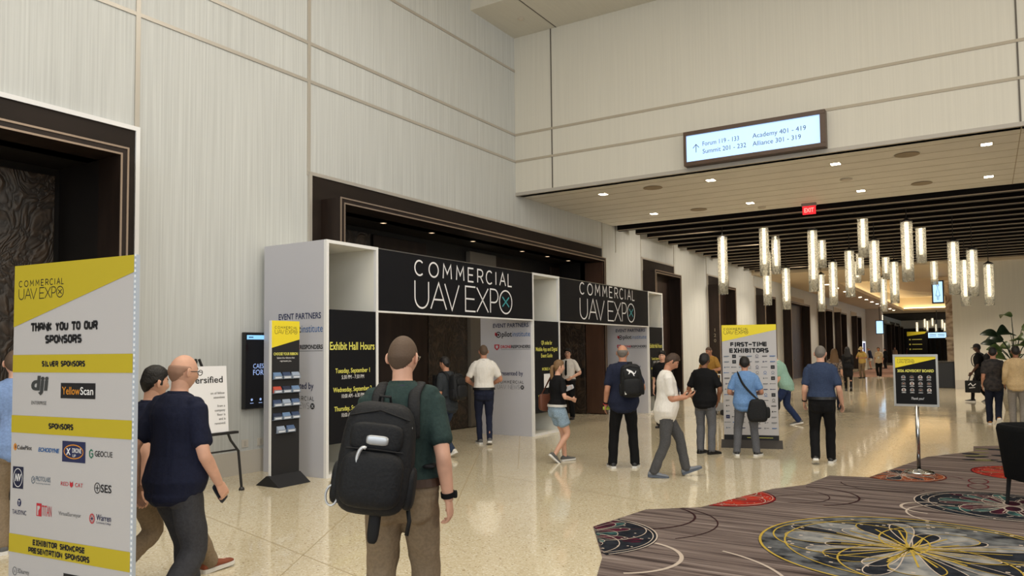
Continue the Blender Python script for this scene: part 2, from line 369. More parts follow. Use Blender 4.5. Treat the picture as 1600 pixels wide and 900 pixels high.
def portal(n, y0, y1, py0, py1, deep=False, top=4.10, ptop=4.45, pcol=BROWN2, number=None, leafs=2):
    """projecting dark door box with a flat surround panel behind it"""
    root = structure(empty('door_%d' % n, (0, (y0+y1)/2, 0)))
    cy = (y0+y1)/2
    mb = MB()
    mb.box(WX, WX+.03, py0-cy, y0-cy, 0, ptop, pcol); mb.box(WX, WX+.03, y1-cy, py1-cy, 0, ptop, pcol); mb.box(WX, WX+.03, y0-cy, y1-cy, top-.02, ptop, pcol)
    mb.build('surround_panel', root)
    tr = MB(); e = .055
    tr.box(WX, WX+.05, py0-cy-e, py0-cy, 0, ptop+e, FRAME_WHITE if n == 1 else TRIM); tr.box(WX, WX+.05, py1-cy, py1-cy+e, 0, ptop+e, FRAME_WHITE if n == 1 else TRIM); tr.box(WX, WX+.05, py0-cy, py1-cy, ptop, ptop+e, FRAME_WHITE if n == 1 else TRIM)
    tr.build('outer_trim', root)
    fr = MB(); t = .10
    fr.box(WX, BX, y0-cy, y0-cy+t, 0, top, BROWN); fr.box(WX, BX, y1-cy-t, y1-cy, 0, top, BROWN); fr.box(WX, BX, y0-cy+t, y1-cy-t, top-t, top, BROWN)
    fr.build('door_box', root)
    bt = MB(); g = M('pale bronze bead', (150, 132, 116), .35, metal=.5); k = .022
    for d in (0, t-k):
        bt.box(BX, BX+.012, y0-cy+d, y0-cy+d+k, 0, top-d, g); bt.box(BX, BX+.012, y1-cy-d-k, y1-cy-d, 0, top-d, g); bt.box(BX, BX+.012, y0-cy+d+k, y1-cy-d-k, top-d-k, top-d, g)
    bt.build('bead_trim', root)
    if deep:
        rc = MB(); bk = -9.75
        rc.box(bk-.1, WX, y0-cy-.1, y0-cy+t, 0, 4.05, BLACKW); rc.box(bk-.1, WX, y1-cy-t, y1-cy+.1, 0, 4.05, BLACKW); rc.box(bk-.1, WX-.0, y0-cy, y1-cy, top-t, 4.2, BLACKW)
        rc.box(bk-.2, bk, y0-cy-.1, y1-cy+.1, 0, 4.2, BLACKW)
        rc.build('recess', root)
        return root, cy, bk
    lf = MB(); lf.box(WX+.02, WX+.06, y0-cy+t, y1-cy-t, 0, top-t, M('far door leaf', (44, 31, 25), .4, var=.3, scale=3, stretch=(1, 1, .2)))
    w_ = (y1-y0-2*t)/leafs
    for i in range(1, leafs): lf.box(WX+.06, WX+.066, -w_*leafs/2+i*w_-.012, -w_*leafs/2+i*w_+.012, 0, top-t, M('door bead', (96, 82, 70), .4))
    d_ = lf.build('door_leaf', root)
    hd = MB(); hd.box(WX+.06, WX+.11, -.12, .02, 1.0, 1.04, STEEL); hd.build('door_handle', d_)
    if number:
        dc = Dec((BX-.30, y0-cy, 1.9), (1, 0, 0), (0, 0, 1), (0, -1, 0))
        for i, ch in enumerate(number): dc.text(ch, .12, .42-i*.2, .12, M('bronze numeral', (150, 140, 120), .4, metal=.4))
        dc.build('number', root)
    return root
d1, cy1, bk1 = portal(1, -1.6, 5.03, -2.0, 5.36, True)
d2, cy2, bk2 = portal(2, 8.45, 18.12, 8.25, 18.76, True)
def panels(root, cy, bk, spec):
    for y0, y1, z1, kind in spec:
        mb = MB()
        if kind == 'e': mb.box(bk, bk+.06, y0-cy, y1-cy, 0.02, z1, EMBOSS); nm = 'door_leaf'
        elif kind == 'g': mb.box(bk, bk+.12, y0-cy, y1-cy, 0.02, z1, M('grey embossed panel', (104, 98, 90), .5, bump=.6, scale=5)); nm = 'wall_panel'
        else: mb.box(bk, bk+.05, y0-cy, y1-cy, 0.02, z1, BROWN); nm = 'wall_panel'
        p = mb.build(nm, root, bevel=.008)
        if kind == 'e':
            h = MB(); h.box(bk+.06, bk+.13, y0-cy+.10, y0-cy+.16, .95, 1.2, BLACK_METAL); h.build('door_handle', p)
panels(d1, cy1, bk1, [(-1.4, 1.2, 3.9, 'e'), (1.25, 2.9, 3.9, 'e'), (2.95, 4.85, 3.9, 'e')])
panels(d2, cy2, bk2, [(8.6, 9.5, 3.9, 'd'), (9.55, 10.5, 3.9, 'e'), (10.6, 12.2, 3.9, 'd'), (12.25, 13.6, 3.2, 'e'), (13.65, 14.7, 3.9, 'g'), (14.75, 15.9, 3.9, 'd'), (15.95, 17.4, 3.2, 'e'), (17.45, 17.95, 3.9, 'd')])
ew = MB(); ew.box(-9.70, -8.98, 17.94-cy2, 18.02-cy2, .02, 3.3, EMBOSS); ew_ = ew.build('door_leaf', d2, bevel=.008)
eh = MB(); eh.box(-9.08, -9.02, 17.86-cy2, 17.94-cy2, .95, 1.2, BLACK_METAL); eh.build('door_handle', ew_)
ej = MB(); ej.box(-8.96, -8.45, 17.97-cy2, 18.02-cy2, .02, 3.98, M('warm door jamb', (70, 48, 36), .45, var=.2, scale=4, stretch=(1, 1, .2))); ej.build('door_jamb', d2)
portal(3, 21.63, 23.94, 21.66, 24.4)
portal(4, 28.05, 30.36, 28.08, 30.8, number='120')
portal(5, 35.04, 37.14, 35.06, 37.6)
TAN = M('tan painted glow panel', (176, 158, 130), .5)  # warm glow above the far door boxes, put into the panel colour
portal(6, 40.36, 45.37, 40.4, 45.8, pcol=TAN, leafs=3)
for i, (a, b_) in enumerate([(50.03, 52.82), (56.04, 58.73), (63.85, 66.35), (82, 88.7), (92, 97), (98.5, 102.5)]):
    portal(7+i, a, b_, a+.02, b_+.4, pcol=TAN if i < 4 else BROWN2)

# ---- header wall over the corridor mouth, soffit, upper ceiling
hd = MB(); hd.box(WX, 9, HY, HY+.3, 5.19, 8.79, PLAIN); structure(hd.build('wall_header'))
ht = MB()
for z in (5.92, 6.53): ht.box(WX, 9, HY-.014, HY, z, z+.05, M('plaster reveal', (176, 166, 148), .6))
for x in (-7.93, .58): ht.box(x, x+.025, HY-.010, HY+.0, 5.19, 8.79, M('dark reveal', (96, 90, 82), .6))
ht.box(WX, 9, HY-.016, HY+.05, 5.165, 5.235, M('satin bulkhead edge', (176, 170, 160), .5))
structure(ht.build('trim_2'))
sf = MB(); sf.box(WX, 12, 12.65, HY+.3, 8.79, 9.5, PLAIN); sf.box(WX-.3, 14, -12, 12.65, 9.4, 9.6, M('upper ceiling', (226, 212, 178), .7))
sf.box(-7.79, -7.765, 12.65, HY, 8.786, 8.79, M('dark reveal'))
structure(sf.build('ceiling'))
wr = MB(); wr.box(12, 12.2, -12, 20, 0, 9.5, PLAIN); structure(wr.build('wall_right'))

# ---- plank ceiling and slat zone
pc = MB(); pc.box(WX, 9, HY+.03, 19.6, 5.19, 5.5, PLANK)
for i in range(1, 9): pc.box(WX, 9, HY+.58*i, HY+.58*i+.012, 5.187, 5.19, M('plank groove', (172, 160, 142), .7))
pc.box(.60, .615, HY, 19.6, 5.186, 5.19, M('plank groove'))
structure(pc.build('ceiling_planks'))
ub = MB(); ub.box(WX-.2, 14, 19.6, 34.8, 5.75, 5.9, M('dark plenum', (34, 26, 22), .8)); ub.box(WX, 9, 19.6, 19.64, 5.21, 5.8, BROWN)
structure(ub.build('ceiling_plenum'))
SLAT = M('dark slat wood', (17, 12, 10), .6, spec=.15, var=.2, scale=4, stretch=(.1, 1, 1))
for i in range(17):
    y = 19.75+i*.90; x0 = -8.62 if i else -8.8
    mb = MB(); mb.box(x0, 12, y, y+.14, 5.06, 5.42, SLAT); mb.box(x0, 12, y-.006, y, 5.06, 5.085, M('slat edge painted light', (176, 160, 138), .45))  # pale front strip paints pendant light along the beam's lower edge
    o = mb.build('ceiling_beam'); 
    hg = MB()
    for x in (-7.5, -3.5, .5): hg.tube([(x, y+.07, 5.42), (x, y+.07, 5.76)], .02, BLACK_METAL, 6)
    h_ = hg.build('hanger', o)
    tag(o, 'long dark wood ceiling beam, %s of the row counted from the plank ceiling' % ORD[i], 'beam', 'dark wood beams across the corridor ceiling')

# ---- back wall of the lounge, far concourse
wb = MB(); wb.box(-1.09, 14, 34.8, 35.2, 0, 5.75, PLAIN); structure(wb.build('wall_back'))
b2 = MB(); b2.box(-1.09, 14, 34.77, 34.8, 0, .34, M('baseboard stone')); structure(b2.build('baseboard_back'))
ch = MB(); ch.box(WX, 14, 34.6, 34.85, 4.98, 5.75, M('tan bulkhead', (196, 180, 154), .6)); structure(ch.build('wall_bulkhead'))
cc = MB(); CZ = 5.0; CW = M('concourse ceiling', (206, 190, 162), .65)
X0, X1, Y0, Y1 = -6.35, 3.0, 41.8, 78.5
cc.box(WX, X0, 34.85, 84, CZ, CZ+.2, CW); cc.box(X1, 14, 34.85, 84, CZ, CZ+.2, CW); cc.box(X0, X1, 34.85, Y0, CZ, CZ+.2, CW); cc.box(X0, X1, Y1, 84, CZ, CZ+.2, CW)
TRAY = M('cove plaster', (232, 220, 190), .7)
cc.box(X0-.5, X0-.4, Y0-.5, Y1+.5, CZ+.2, 6.2, TRAY); cc.box(X1+.4, X1+.5, Y0-.5, Y1+.5, CZ+.2, 6.2, TRAY); cc.box(X0-.5, X1+.5, Y1+.4, Y1+.5, CZ+.2, 6.2, TRAY); cc.box(X0-.5, X1+.5, Y0-.5, Y0-.4, CZ+.2, 6.2, TRAY)
cc.box(X0-.5, X1+.5, Y0-.5, Y1+.5, 6.2, 6.3, TRAY)
cc.box(WX, 6, 84, 132, CZ-.1, CZ+.1, M('dark plenum'))
structure(cc.build('ceiling_concourse'))
led = MB(); LED = M('cove light strip', (255, 230, 188), emit=7)
led.box(X0-.30, X0-.15, Y0, Y1, CZ+.21, CZ+.25, LED); led.box(X0, X1, Y1+.15, Y1+.30, CZ+.21, CZ+.25, LED); led.box(X1+.15, X1+.30, Y0, Y1, CZ+.21, CZ+.25, LED); led.box(X0, X1, Y0-.30, Y0-.15, CZ+.21, CZ+.25, LED)  # right and near strips are added, unseen, to brighten the tray
tag(led.build('cove_light'), 'warm light strip glowing inside the raised ceiling tray', 'light')
rg = MB(); n = 40
prof = [(2.3, -.02), (2.6, -.16), (2.6, -.24), (2.2, -.28), (1.3, -.30), (.0, -.30)]
rg.lathe(prof, TRAY, n, (-3.0, 60, 6.2), cap=False); rg.v = [(a, 60+(b-60)*3.4, c) for a, b, c in rg.v]
structure(rg.build('ceiling_medallion', smooth=True))
we = MB(); we.box(WX, 6, 105, 105.3, 0, 3.9, BROWN); 
for i in range(26): we.box(WX+i*.5, WX+i*.5+.22, 104.9, 105, 0, 3.9, BLACKW)
we.box(WX, 6, 105.05, 105.3, 3.9, 5, PLAIN)
structure(we.build('wall_end'))
pl = MB(); pl.box(WX, -7.6, 72.5, 73.6, 0, 5, M('grey plaster pier', (184, 178, 172), .6)); structure(pl.build('wall_pier'))
def marble():
    mt = M('veined marble', (176, 160, 142), .25, spec=.5); nt = mt.node_tree; b = nt.nodes['Principled BSDF']
    tc = nt.nodes.new('ShaderNodeTexCoord'); nz = nt.nodes.new('ShaderNodeTexNoise'); nz.inputs['Scale'].default_value = 1.3; nz.inputs['Distortion'].default_value = 2.5; nz.inputs['Detail'].default_value = 6
    rp = nt.nodes.new('ShaderNodeValToRGB'); e = rp.color_ramp.elements; e[0].position = .35; e[0].color = rgb((120, 100, 84)); e[1].position = .6; e[1].color = rgb((196, 182, 164))
    nt.links.new(tc.outputs['Object'], nz.inputs['Vector']); nt.links.new(nz.outputs[0], rp.inputs[0]); nt.links.new(rp.outputs[0], b.inputs['Base Color'])
    return mt
MARBLE = marble()
mc = MB(); mc.box(-1.68, -1.1, 44, 46, 0, 5.0, MARBLE); mc.box(-1.72, -1.08, 43.9, 44, 2.02, 2.14, M('pale ledge', (214, 206, 194), .4)); structure(mc.build('wall_marble'))

# ---- carpets
OUT = [(-3.22, 6.55), (-2.69, 5.63), (-2.45, 5.0), (-2.9, 4.1), (-2.2, 3.0), (-2.0, -3.0), (9, -3.0), (9, 15.2), (.16, 15.15), (-.24, 14.86), (-.23, 14.15), (-.82, 13.13), (-1.34, 10.75), (-1.8, 10.65), (-1.93, 9.8), (-2.22, 9.33), (-2.62, 7.91), (-3.08, 7.52)]
def streaks(name, cols, sx=.5, sy=13):
    mt = M(name, cols[1], .95, spec=.1); nt = mt.node_tree; b = nt.nodes['Principled BSDF']
    tc = nt.nodes.new('ShaderNodeTexCoord'); mp = nt.nodes.new('ShaderNodeMapping'); mp.inputs['Scale'].default_value = (sx, sy, 1)
    nz = nt.nodes.new('ShaderNodeTexNoise'); nz.inputs['Scale'].default_value = 1; nz.inputs['Detail'].default_value = 6; nz.inputs['Roughness'].default_value = .65
    rp = nt.nodes.new('ShaderNodeValToRGB'); e = rp.color_ramp.elements
    e[0].position = .3; e[0].color = rgb(cols[0]); e[1].position = .72; e[1].color = rgb(cols[-1])
    for i, c in enumerate(cols[1:-1]): q = e.new(.3+.42*(i+1)/(len(cols)-1)); q.color = rgb(c)
    nt.links.new(tc.outputs['Object'], mp.inputs[0]); nt.links.new(mp.outputs[0], nz.inputs['Vector']); nt.links.new(nz.outputs[0], rp.inputs[0]); nt.links.new(rp.outputs[0], b.inputs['Base Color'])
    n2 = nt.nodes.new('ShaderNodeTexNoise'); n2.inputs['Scale'].default_value = 160; nt.links.new(tc.outputs['Object'], n2.inputs['Vector'])
    bp = nt.nodes.new('ShaderNodeBump'); bp.inputs['Strength'].default_value = .5; bp.inputs['Distance'].default_value = .006
    nt.links.new(n2.outputs[0], bp.inputs['Height']); nt.links.new(bp.outputs[0], b.inputs['Normal'])
    return mt
CARP = streaks('streaked carpet', [(42, 35, 36), (92, 80, 77), (124, 111, 106), (166, 154, 148)])
def inside(x, y):
    c = False; n = len(OUT)
    for i in range(n):
        (ax, ay), (bx, by) = OUT[i], OUT[(i+1) % n]
        if (ay > y) != (by > y) and x < (bx-ax)*(y-ay)/(by-ay)+ax: c = not c
    return c
cp = MB(); n = len(OUT)
cp.add([(x, y, .006) for x, y in OUT]+[(x, y, -.01) for x, y in OUT], [tuple(range(n))]+[(i, (i+1) % n, n+(i+1) % n, n+i) for i in range(n)], CARP)
carpet = cp.build('carpet'); tag(carpet, 'grey brown streaked carpet with big flower medallions and a zigzag edge', 'carpet')
def pile(name, c, c2, scale=9): return M(name, c, .95, spec=.1, c2=c2, scale=scale)
SLATE = pile('slate medallion pile', (26, 28, 36), (112, 114, 116), 5)
PALE = pile('pale grey pile', (148, 147, 144), (98, 101, 106), 7)
DARKP = pile('ink pile', (22, 24, 32), (40, 44, 52), 9)
MAROON = pile('maroon pile', (78, 24, 44), (44, 22, 34), 7)
TEALP = pile('teal pile', (62, 104, 102), (28, 40, 46), 8)
REDP = pile('red orange pile', (176, 52, 34), (126, 34, 34), 5)
RUST = pile('rust pile', (156, 78, 36), (90, 60, 54), 12)
GOLD = M('gold yarn', (176, 150, 66), .9, spec=.1); CREAM = M('cream yarn', (186, 172, 160), .9, spec=.1); WINE = M('wine yarn', (92, 30, 40), .9, spec=.1); DKY = M('dark yarn', (52, 30, 32), .9, spec=.1)
class Rug(MB):
    def ok(s, x, y): return inside(x, y)
    def patch(s, fn, nr, na, z, mat):
        """fn(r in 0..1, angle) -> (x, y)"""
        for i in range(nr):
            for k in range(na):
                q = [fn(i/nr, 2*math.pi*k/na), fn((i+1)/nr, 2*math.pi*k/na), fn((i+1)/nr, 2*math.pi*(k+1)/na), fn(i/nr, 2*math.pi*(k+1)/na)]
                if all(s.ok(*p) for p in q): s.add([(p[0], p[1], z) for p in q], [(0, 1, 2, 3)], mat)
    def line(s, pts, wd, z, mat):
        for (ax, ay), (bx, by) in zip(pts, pts[1:]):
            dx, dy = bx-ax, by-ay; k = math.hypot(dx, dy) or 1; nx, ny = -dy/k*wd/2, dx/k*wd/2
            if s.ok(ax, ay) and s.ok(bx, by): s.add([(ax+nx, ay+ny, z), (ax-nx, ay-ny, z), (bx-nx, by-ny, z), (bx+nx, by+ny, z)], [(0, 1, 2, 3)], mat)
    def circ(s, cx, cy, r, wd, z, mat, a0=0, a1=360, n=72, ry=None, rot=0):
        ry = ry or r; P = []
        for i in range(n+1):
            a = math.radians(a0+(a1-a0)*i/n); x, y = r*math.cos(a), ry*math.sin(a); c_, s_ = math.cos(rot), math.sin(rot)
            P.append((cx+x*c_-y*s_, cy+x*s_+y*c_))
        s.line(P, wd, z, mat)
def medallion(cx, cy, R, base, petal, petal2, line, rim, npet, rot=0.0, eye=None, label=None, fl=(0, 0)):
    g = Rug(); fx, fy = cx+fl[0], cy+fl[1]
    g.patch(lambda r, a: (cx+R*r*math.cos(a), cy+R*r*math.sin(a)), 40, 120, .008, base)
    rn = random.Random(int(cx*50)+npet)
    for k in range(npet*2):
        a0 = rot+math.pi*k/npet+rn.uniform(-.12, .12); ln = R*rn.uniform(.5, .92); wd = R*(.40 if k % 3 == 0 else .20)
        ln = min(ln, R*.9)
        px, py = fx+math.cos(a0)*ln*.54, fy+math.sin(a0)*ln*.54
        def fn(r, a, px=px, py=py, a0=a0, ln=ln, wd=wd):
            x, y = r*ln*.46*math.cos(a), r*wd*.5*math.sin(a)*(.65+.6*math.cos(a))
            return (px+x*math.cos(a0)-y*math.sin(a0), py+x*math.sin(a0)+y*math.cos(a0))
        g.patch(fn, 5, 32, .0092+.00006*k, petal if k % 2 else petal2)
        P = [fn(1, 2*math.pi*i/40) for i in range(41)]; g.line(P, R*.008, .0112+.00003*k, CREAM if k % 3 else line)
        g.line([(fx, fy), (fx+math.cos(a0)*ln*rn.uniform(.5, .95), fy+math.sin(a0)*ln*rn.uniform(.5, .95))], R*.013, .0121, line)
    for q in range(9):
        a0 = rn.uniform(0, 6.28); r_ = R*rn.uniform(.55, .8); bx, by = cx+r_*math.cos(a0), cy+r_*math.sin(a0); ww = R*rn.uniform(.1, .2)
        g.patch(lambda r, a: (bx+ww*r*math.cos(a)*(1+.3*math.sin(3*a)), by+ww*.6*r*math.sin(a)*(1+.3*math.cos(2*a))), 4, 24, .0086+.00008*q, petal if q % 2 else petal2)
    g.circ(cx, cy, R*.988, R*.018, .0122, rim); g.circ(cx+R*.06, cy+R*.02, R*.88, R*.012, .0122, line)
    for q in range(3):
        a = rot+.6+q*2.1; g.circ(cx+math.cos(a)*R*.42, cy+math.sin(a)*R*.42, R*.52, R*.012, .0118, line)
    if eye or R > 1:
        for sgn in (-1, 1):
            ex, ey = fx+.02*R, fy+sgn*R*.19
            if eye: g.patch(lambda r, a: (ex+R*.085*r*math.cos(a), ey+R*.16*r*math.sin(a)), 4, 24, .0123, eye); g.circ(ex, ey, R*.10, R*.022, .0127, line, ry=R*.18)
    rnd = random.Random(int(cx*100)+5)
    for q in range(60):
        a = rnd.uniform(0, 6.28); r = R*(.6+.36*rnd.random()); s_ = R*.012
        x, y = cx+r*math.cos(a), cy+r*math.sin(a)
        if inside(x, y): g.add([(x-s_, y-s_, .0113), (x+s_, y-s_, .0113), (x+s_, y+s_, .0113), (x-s_, y+s_, .0113)], [(0, 1, 2, 3)], CREAM)
    o = g.build('medallion', carpet)
    if label: o['label'] = label
medallion(-.59, 7.12, 1.2, SLATE, PALE, DARKP, GOLD, GOLD, 10, .2, None, 'large slate medallion with gold outlines', (.0, -.02))
medallion(-3.25, 6.2, .76, DARKP, MAROON, TEALP, CREAM, CREAM, 9, .4, None, 'dark medallion with maroon and teal petals')
medallion(-2.6, 8.6, .58, REDP, REDP, RUST, CREAM, MAROON, 5, .9, None, 'red orange medallion cut by the carpet edge')
medallion(.06, 9.48, .8, DARKP, TEALP, MAROON, CREAM, CREAM, 10, .1, MAROON, 'teal and maroon medallion', (.1, 0))
medallion(.38, 12.0, .62, REDP, RUST, REDP, MAROON, MAROON, 5, .3, None, 'red medallion')
medallion(-1.0, 11.12, .52, RUST, DARKP, RUST, CREAM, MAROON, 7, .5, None, 'rust medallion')
lf = Rug(); rnd = random.Random(3)
for q in range(34):
    cx, cy = rnd.uniform(-.55, .9), rnd.uniform(13.0, 14.9); a0 = rnd.uniform(-.5, .5); ln = rnd.uniform(.2, .5)
    lf.patch(lambda r, a: (cx+r*ln*.5*math.cos(a)*math.cos(a0)-r*.05*math.sin(a)*math.sin(a0), cy+r*ln*.5*math.cos(a)*math.sin(a0)+r*.09*math.sin(a)*math.cos(a0)), 3, 16, .008+q*.00005, DARKP if q % 3 else M('olive pile', (104, 98, 62), .95))
lf.build('leaf_pattern', carpet)
ar = Rug()
ar.circ(-3.1, 7.2, .62, .022, .009, DKY, -70, 60); ar.circ(-3.0, 7.0, .80, .014, .0092, DKY, -40, 75)
ar.circ(-1.8, 9.1, .56, .022, .009, DKY, -60, 100); ar.circ(-1.95, 9.0, .42, .012, .0092, DKY, -80, 110); ar.circ(-1.5, 8.6, .62, .012, .0094, DKY, 60, 170)
ar.circ(-2.62, 5.75, .52, .034, .009, CREAM, -60, 75); ar.circ(-2.3, 5.2, 1.15, .026, .0092, CREAM, -10, 70)
ar.circ(-.5, 9.0, .32, .03, .009, CREAM, 90, 260); ar.circ(-.25, 8.75, .5, .02, .0092, CREAM, 100, 250)
ar.circ(-.14, 10.65, .105, .016, .0094, WINE, ry=.2); ar.circ(-.14, 11.05, .105, .016, .0094, WINE, ry=.2)
ar.circ(-.6, 11.0, .32, .012, .009, WINE, 20, 300); ar.circ(-1.1, 10.3, .5, .012, .0091, DKY, 190, 330)
ar.build('arc_pattern', carpet)
c2 = MB(); c2.box(-7.5, -1.75, 46.5, 76, -.05, .002, streaks('striped runner', [(84, 56, 50), (128, 96, 84), (150, 124, 108), (96, 62, 58)], .3, 1.2))
tag(c2.build('carpet'), 'distant reddish striped carpet strip crossing the concourse', 'carpet')

# ================================================================== ceiling fittings
DLM = M('downlight lens', (255, 240, 214), emit=22)
def downlight(x, y, z, label, group, power=60, size=.11, lamp=True, lens=None):
    t = empty('downlight', (x, y, z)); tag(t, label, 'light', group)
    a = MB(); s_ = size*.72
    a.box(-size, size, -size, size, -.004, 0, M('downlight trim', (206, 196, 178), .5)); a.build('trim_ring', t)
    b_ = MB(); b_.box(-s_, s_, -s_, s_, -.007, -.004, lens or DLM); b_.build('lens', t)
    if lamp: spot('lamp', (0, 0, -.02), power, WARM, 120, t)
    return t
for i, x in enumerate((-7.2, -4.74, -2.32, .13)):
    downlight(x, 15.42, 5.187, 'square recessed downlight, %s from the left in the row nearest the header wall' % ORD[i], 'downlights in the plank ceiling', 95)
for i, x in enumerate((-7.17, -4.71, -2.26, .17)):
    downlight(x, 18.42, 5.187, 'square recessed downlight, %s from the left in the row nearest the beams' % ORD[i], 'downlights in the plank ceiling', 95)
for i, (x, y) in enumerate(((-6.01, 15.41), (-1.1, 15.41), (-6.01, 18.5), (-1.05, 18.33))):
    mb = MB(); mb.lathe([(.0, 0), (.2, 0), (.21, -.008), (.18, -.012), (0, -.012)], M('speaker grille', (150, 134, 112), .7), 24, cap=False)
    o = mb.build('ceiling_speaker', loc=(x, y, 5.186)); tag(o, 'round flush ceiling speaker, %s pair %s' % (('near', 'near', 'far', 'far')[i], ('left', 'right', 'left', 'right')[i]), 'speaker', 'round speakers in the plank ceiling')
sd = MB(); sd.lathe([(.10, 0), (.10, -.03), (.06, -.05), (.0, -.05)], M('detector plastic', (206, 196, 180), .5), 20, cap=False)
tag(sd.build('smoke_detector', loc=(-4.6, 19.1, 5.186)), 'small round detector on the plank ceiling left of the exit sign', 'detector')
sd = MB(); sd.lathe([(.12, 0), (.12, -.02), (.09, -.035), (.0, -.035)], M('detector plastic'), 20, cap=False)
tag(sd.build('smoke_detector', loc=(-2.35, 16.95, 5.186)), 'small round detector in the middle of the plank ceiling', 'detector')
sd = MB(); sd.lathe([(.07, 0), (.07, -.015), (.0, -.03)], M('detector plastic'), 16, cap=False)
tag(sd.build('sprinkler', loc=(-8.2, 13.57, 8.785)), 'tiny sprinkler cover high in the soffit corner', 'sprinkler')
# exit sign
ex = empty('exit_sign', (-3.53, 19.3, 5.19)); tag(ex, 'small red lit exit sign hanging where plank ceiling meets beams', 'sign')
a = MB(); a.box(-.17, .17, -.05, .05, -.07, 0, STEEL); a.build('mount', ex)
a = MB(); a.box(-.15, .15, -.015, .015, -.27, -.07, M('exit sign red', (235, 40, 48), emit=1.3)); a.build('face', ex)
d = Dec((0, -.015, -.27), (1, 0, 0), (0, 0, 1), (0, -1, 0)); d.text('EXIT', 0, .05, .10, M('exit letters', (255, 150, 140), emit=1.4), width=.22, bold=.02); d.build('lettering', ex)

# wayfinding sign on the header wall
ws = empty('wayfinding_sign', (-3.58, HY, 5.58)); tag(ws, 'long lit directory sign in a bronze frame on the header wall', 'sign')
FRB = M('bronze sign frame', (84, 64, 50), .4, spec=.4, var=.08, scale=4)
a = MB(); W2, H2 = 1.30, .335
a.box(-W2, W2, -.2, -.0, H2-.075, H2, FRB); a.box(-W2, W2, -.2, -.0, -H2, -H2+.075, FRB); a.box(-W2, -W2+.05, -.2, -.0, -H2+.075, H2-.075, FRB); a.box(W2-.09, W2, -.2, 0, -H2+.075, H2-.075, FRB)
a.build('frame', ws, bevel=.004)
a = MB(); a.box(-W2+.05, W2-.09, -.16, -.02, -H2+.075, H2-.075, M('lit sign face', (172, 205, 250), .5, emit=1.0)); a.build('lit_panel', ws)
d = Dec((0, -.16, 0), (1, 0, 0), (0, 0, 1), (0, -1, 0)); SI = M('sign grey ink', (70, 84, 108), .6)
d.stroke([(-1.06, -.09), (-1.06, .07)], .012, SI); d.stroke([(-1.12, .0), (-1.06, .07), (-1.0, .0)], .012, SI)
for t, x, y, w_ in (('Forum 119 - 133', -.93, .02, .70), ('Summit 201 - 232', -.93, -.13, .83), ('Academy 401 - 419', .02, .02, .95), ('Alliance 301 - 319', .02, -.13, .86)):
    d.part('lettering'); d.text(t, x, y, .085, SI, width=w_, align='l')
d.build('lettering', ws)

# ================================================================== glass pendants
def glass():
    mt = bpy.data.materials.new('seeded glass'); mt.use_nodes = True; nt = mt.node_tree; nt.nodes.clear(); L = nt.links
    out = nt.nodes.new('ShaderNodeOutputMaterial'); mx = nt.nodes.new('ShaderNodeMixShader'); tr = nt.nodes.new('ShaderNodeBsdfTransparent'); gl = nt.nodes.new('ShaderNodeBsdfGlossy')
    tr.inputs[0].default_value = (.86, .86, .84, 1); gl.inputs['Roughness'].default_value = .12; gl.inputs['Color'].default_value = (.9, .9, .88, 1)
    lw = nt.nodes.new('ShaderNodeLayerWeight'); lw.inputs[0].default_value = .35
    tc = nt.nodes.new('ShaderNodeTexCoord'); vo = nt.nodes.new('ShaderNodeTexVoronoi'); vo.inputs['Scale'].default_value = 26; L.new(tc.outputs['Object'], vo.inputs['Vector'])
    bp = nt.nodes.new('ShaderNodeBump'); bp.inputs['Strength'].default_value = .9; bp.inputs['Distance'].default_value = .03
    L.new(vo.outputs['Distance'], bp.inputs['Height']); L.new(bp.outputs[0], gl.inputs['Normal']); L.new(bp.outputs[0], lw.inputs['Normal'])
    df = nt.nodes.new('ShaderNodeBsdfTranslucent'); df.inputs[0].default_value = (.9, .89, .86, 1); m2 = nt.nodes.new('ShaderNodeMixShader')
    mr = nt.nodes.new('ShaderNodeMapRange'); mr.inputs[1].default_value = .25; mr.inputs[2].default_value = .6; mr.inputs[3].default_value = .03; mr.inputs[4].default_value = .28
    L.new(vo.outputs['Distance'], mr.inputs[0]); L.new(mr.outputs[0], m2.inputs[0]); L.new(tr.outputs[0], m2.inputs[1]); L.new(df.outputs[0], m2.inputs[2])
    L.new(lw.outputs['Fresnel'], mx.inputs[0]); L.new(m2.outputs[0], mx.inputs[1]); L.new(gl.outputs[0], mx.inputs[2]); L.new(mx.outputs[0], out.inputs[0])
    return mt
GLASS = glass()
def core_mat():
    mt = M('glowing lamp core', (255, 238, 206), emit=7); nt = mt.node_tree; b = nt.nodes['Principled BSDF']
    tc = nt.nodes.new('ShaderNodeTexCoord'); vo = nt.nodes.new('ShaderNodeTexVoronoi'); vo.inputs['Scale'].default_value = 40
    mr = nt.nodes.new('ShaderNodeMapRange'); mr.inputs[3].default_value = 3.6; mr.inputs[4].default_value = 1.8
    nt.links.new(tc.outputs['Object'], vo.inputs['Vector']); nt.links.new(vo.outputs['Distance'], mr.inputs[0]); nt.links.new(mr.outputs[0], b.inputs['Emission Strength'])
    return mt
CORE = core_mat()
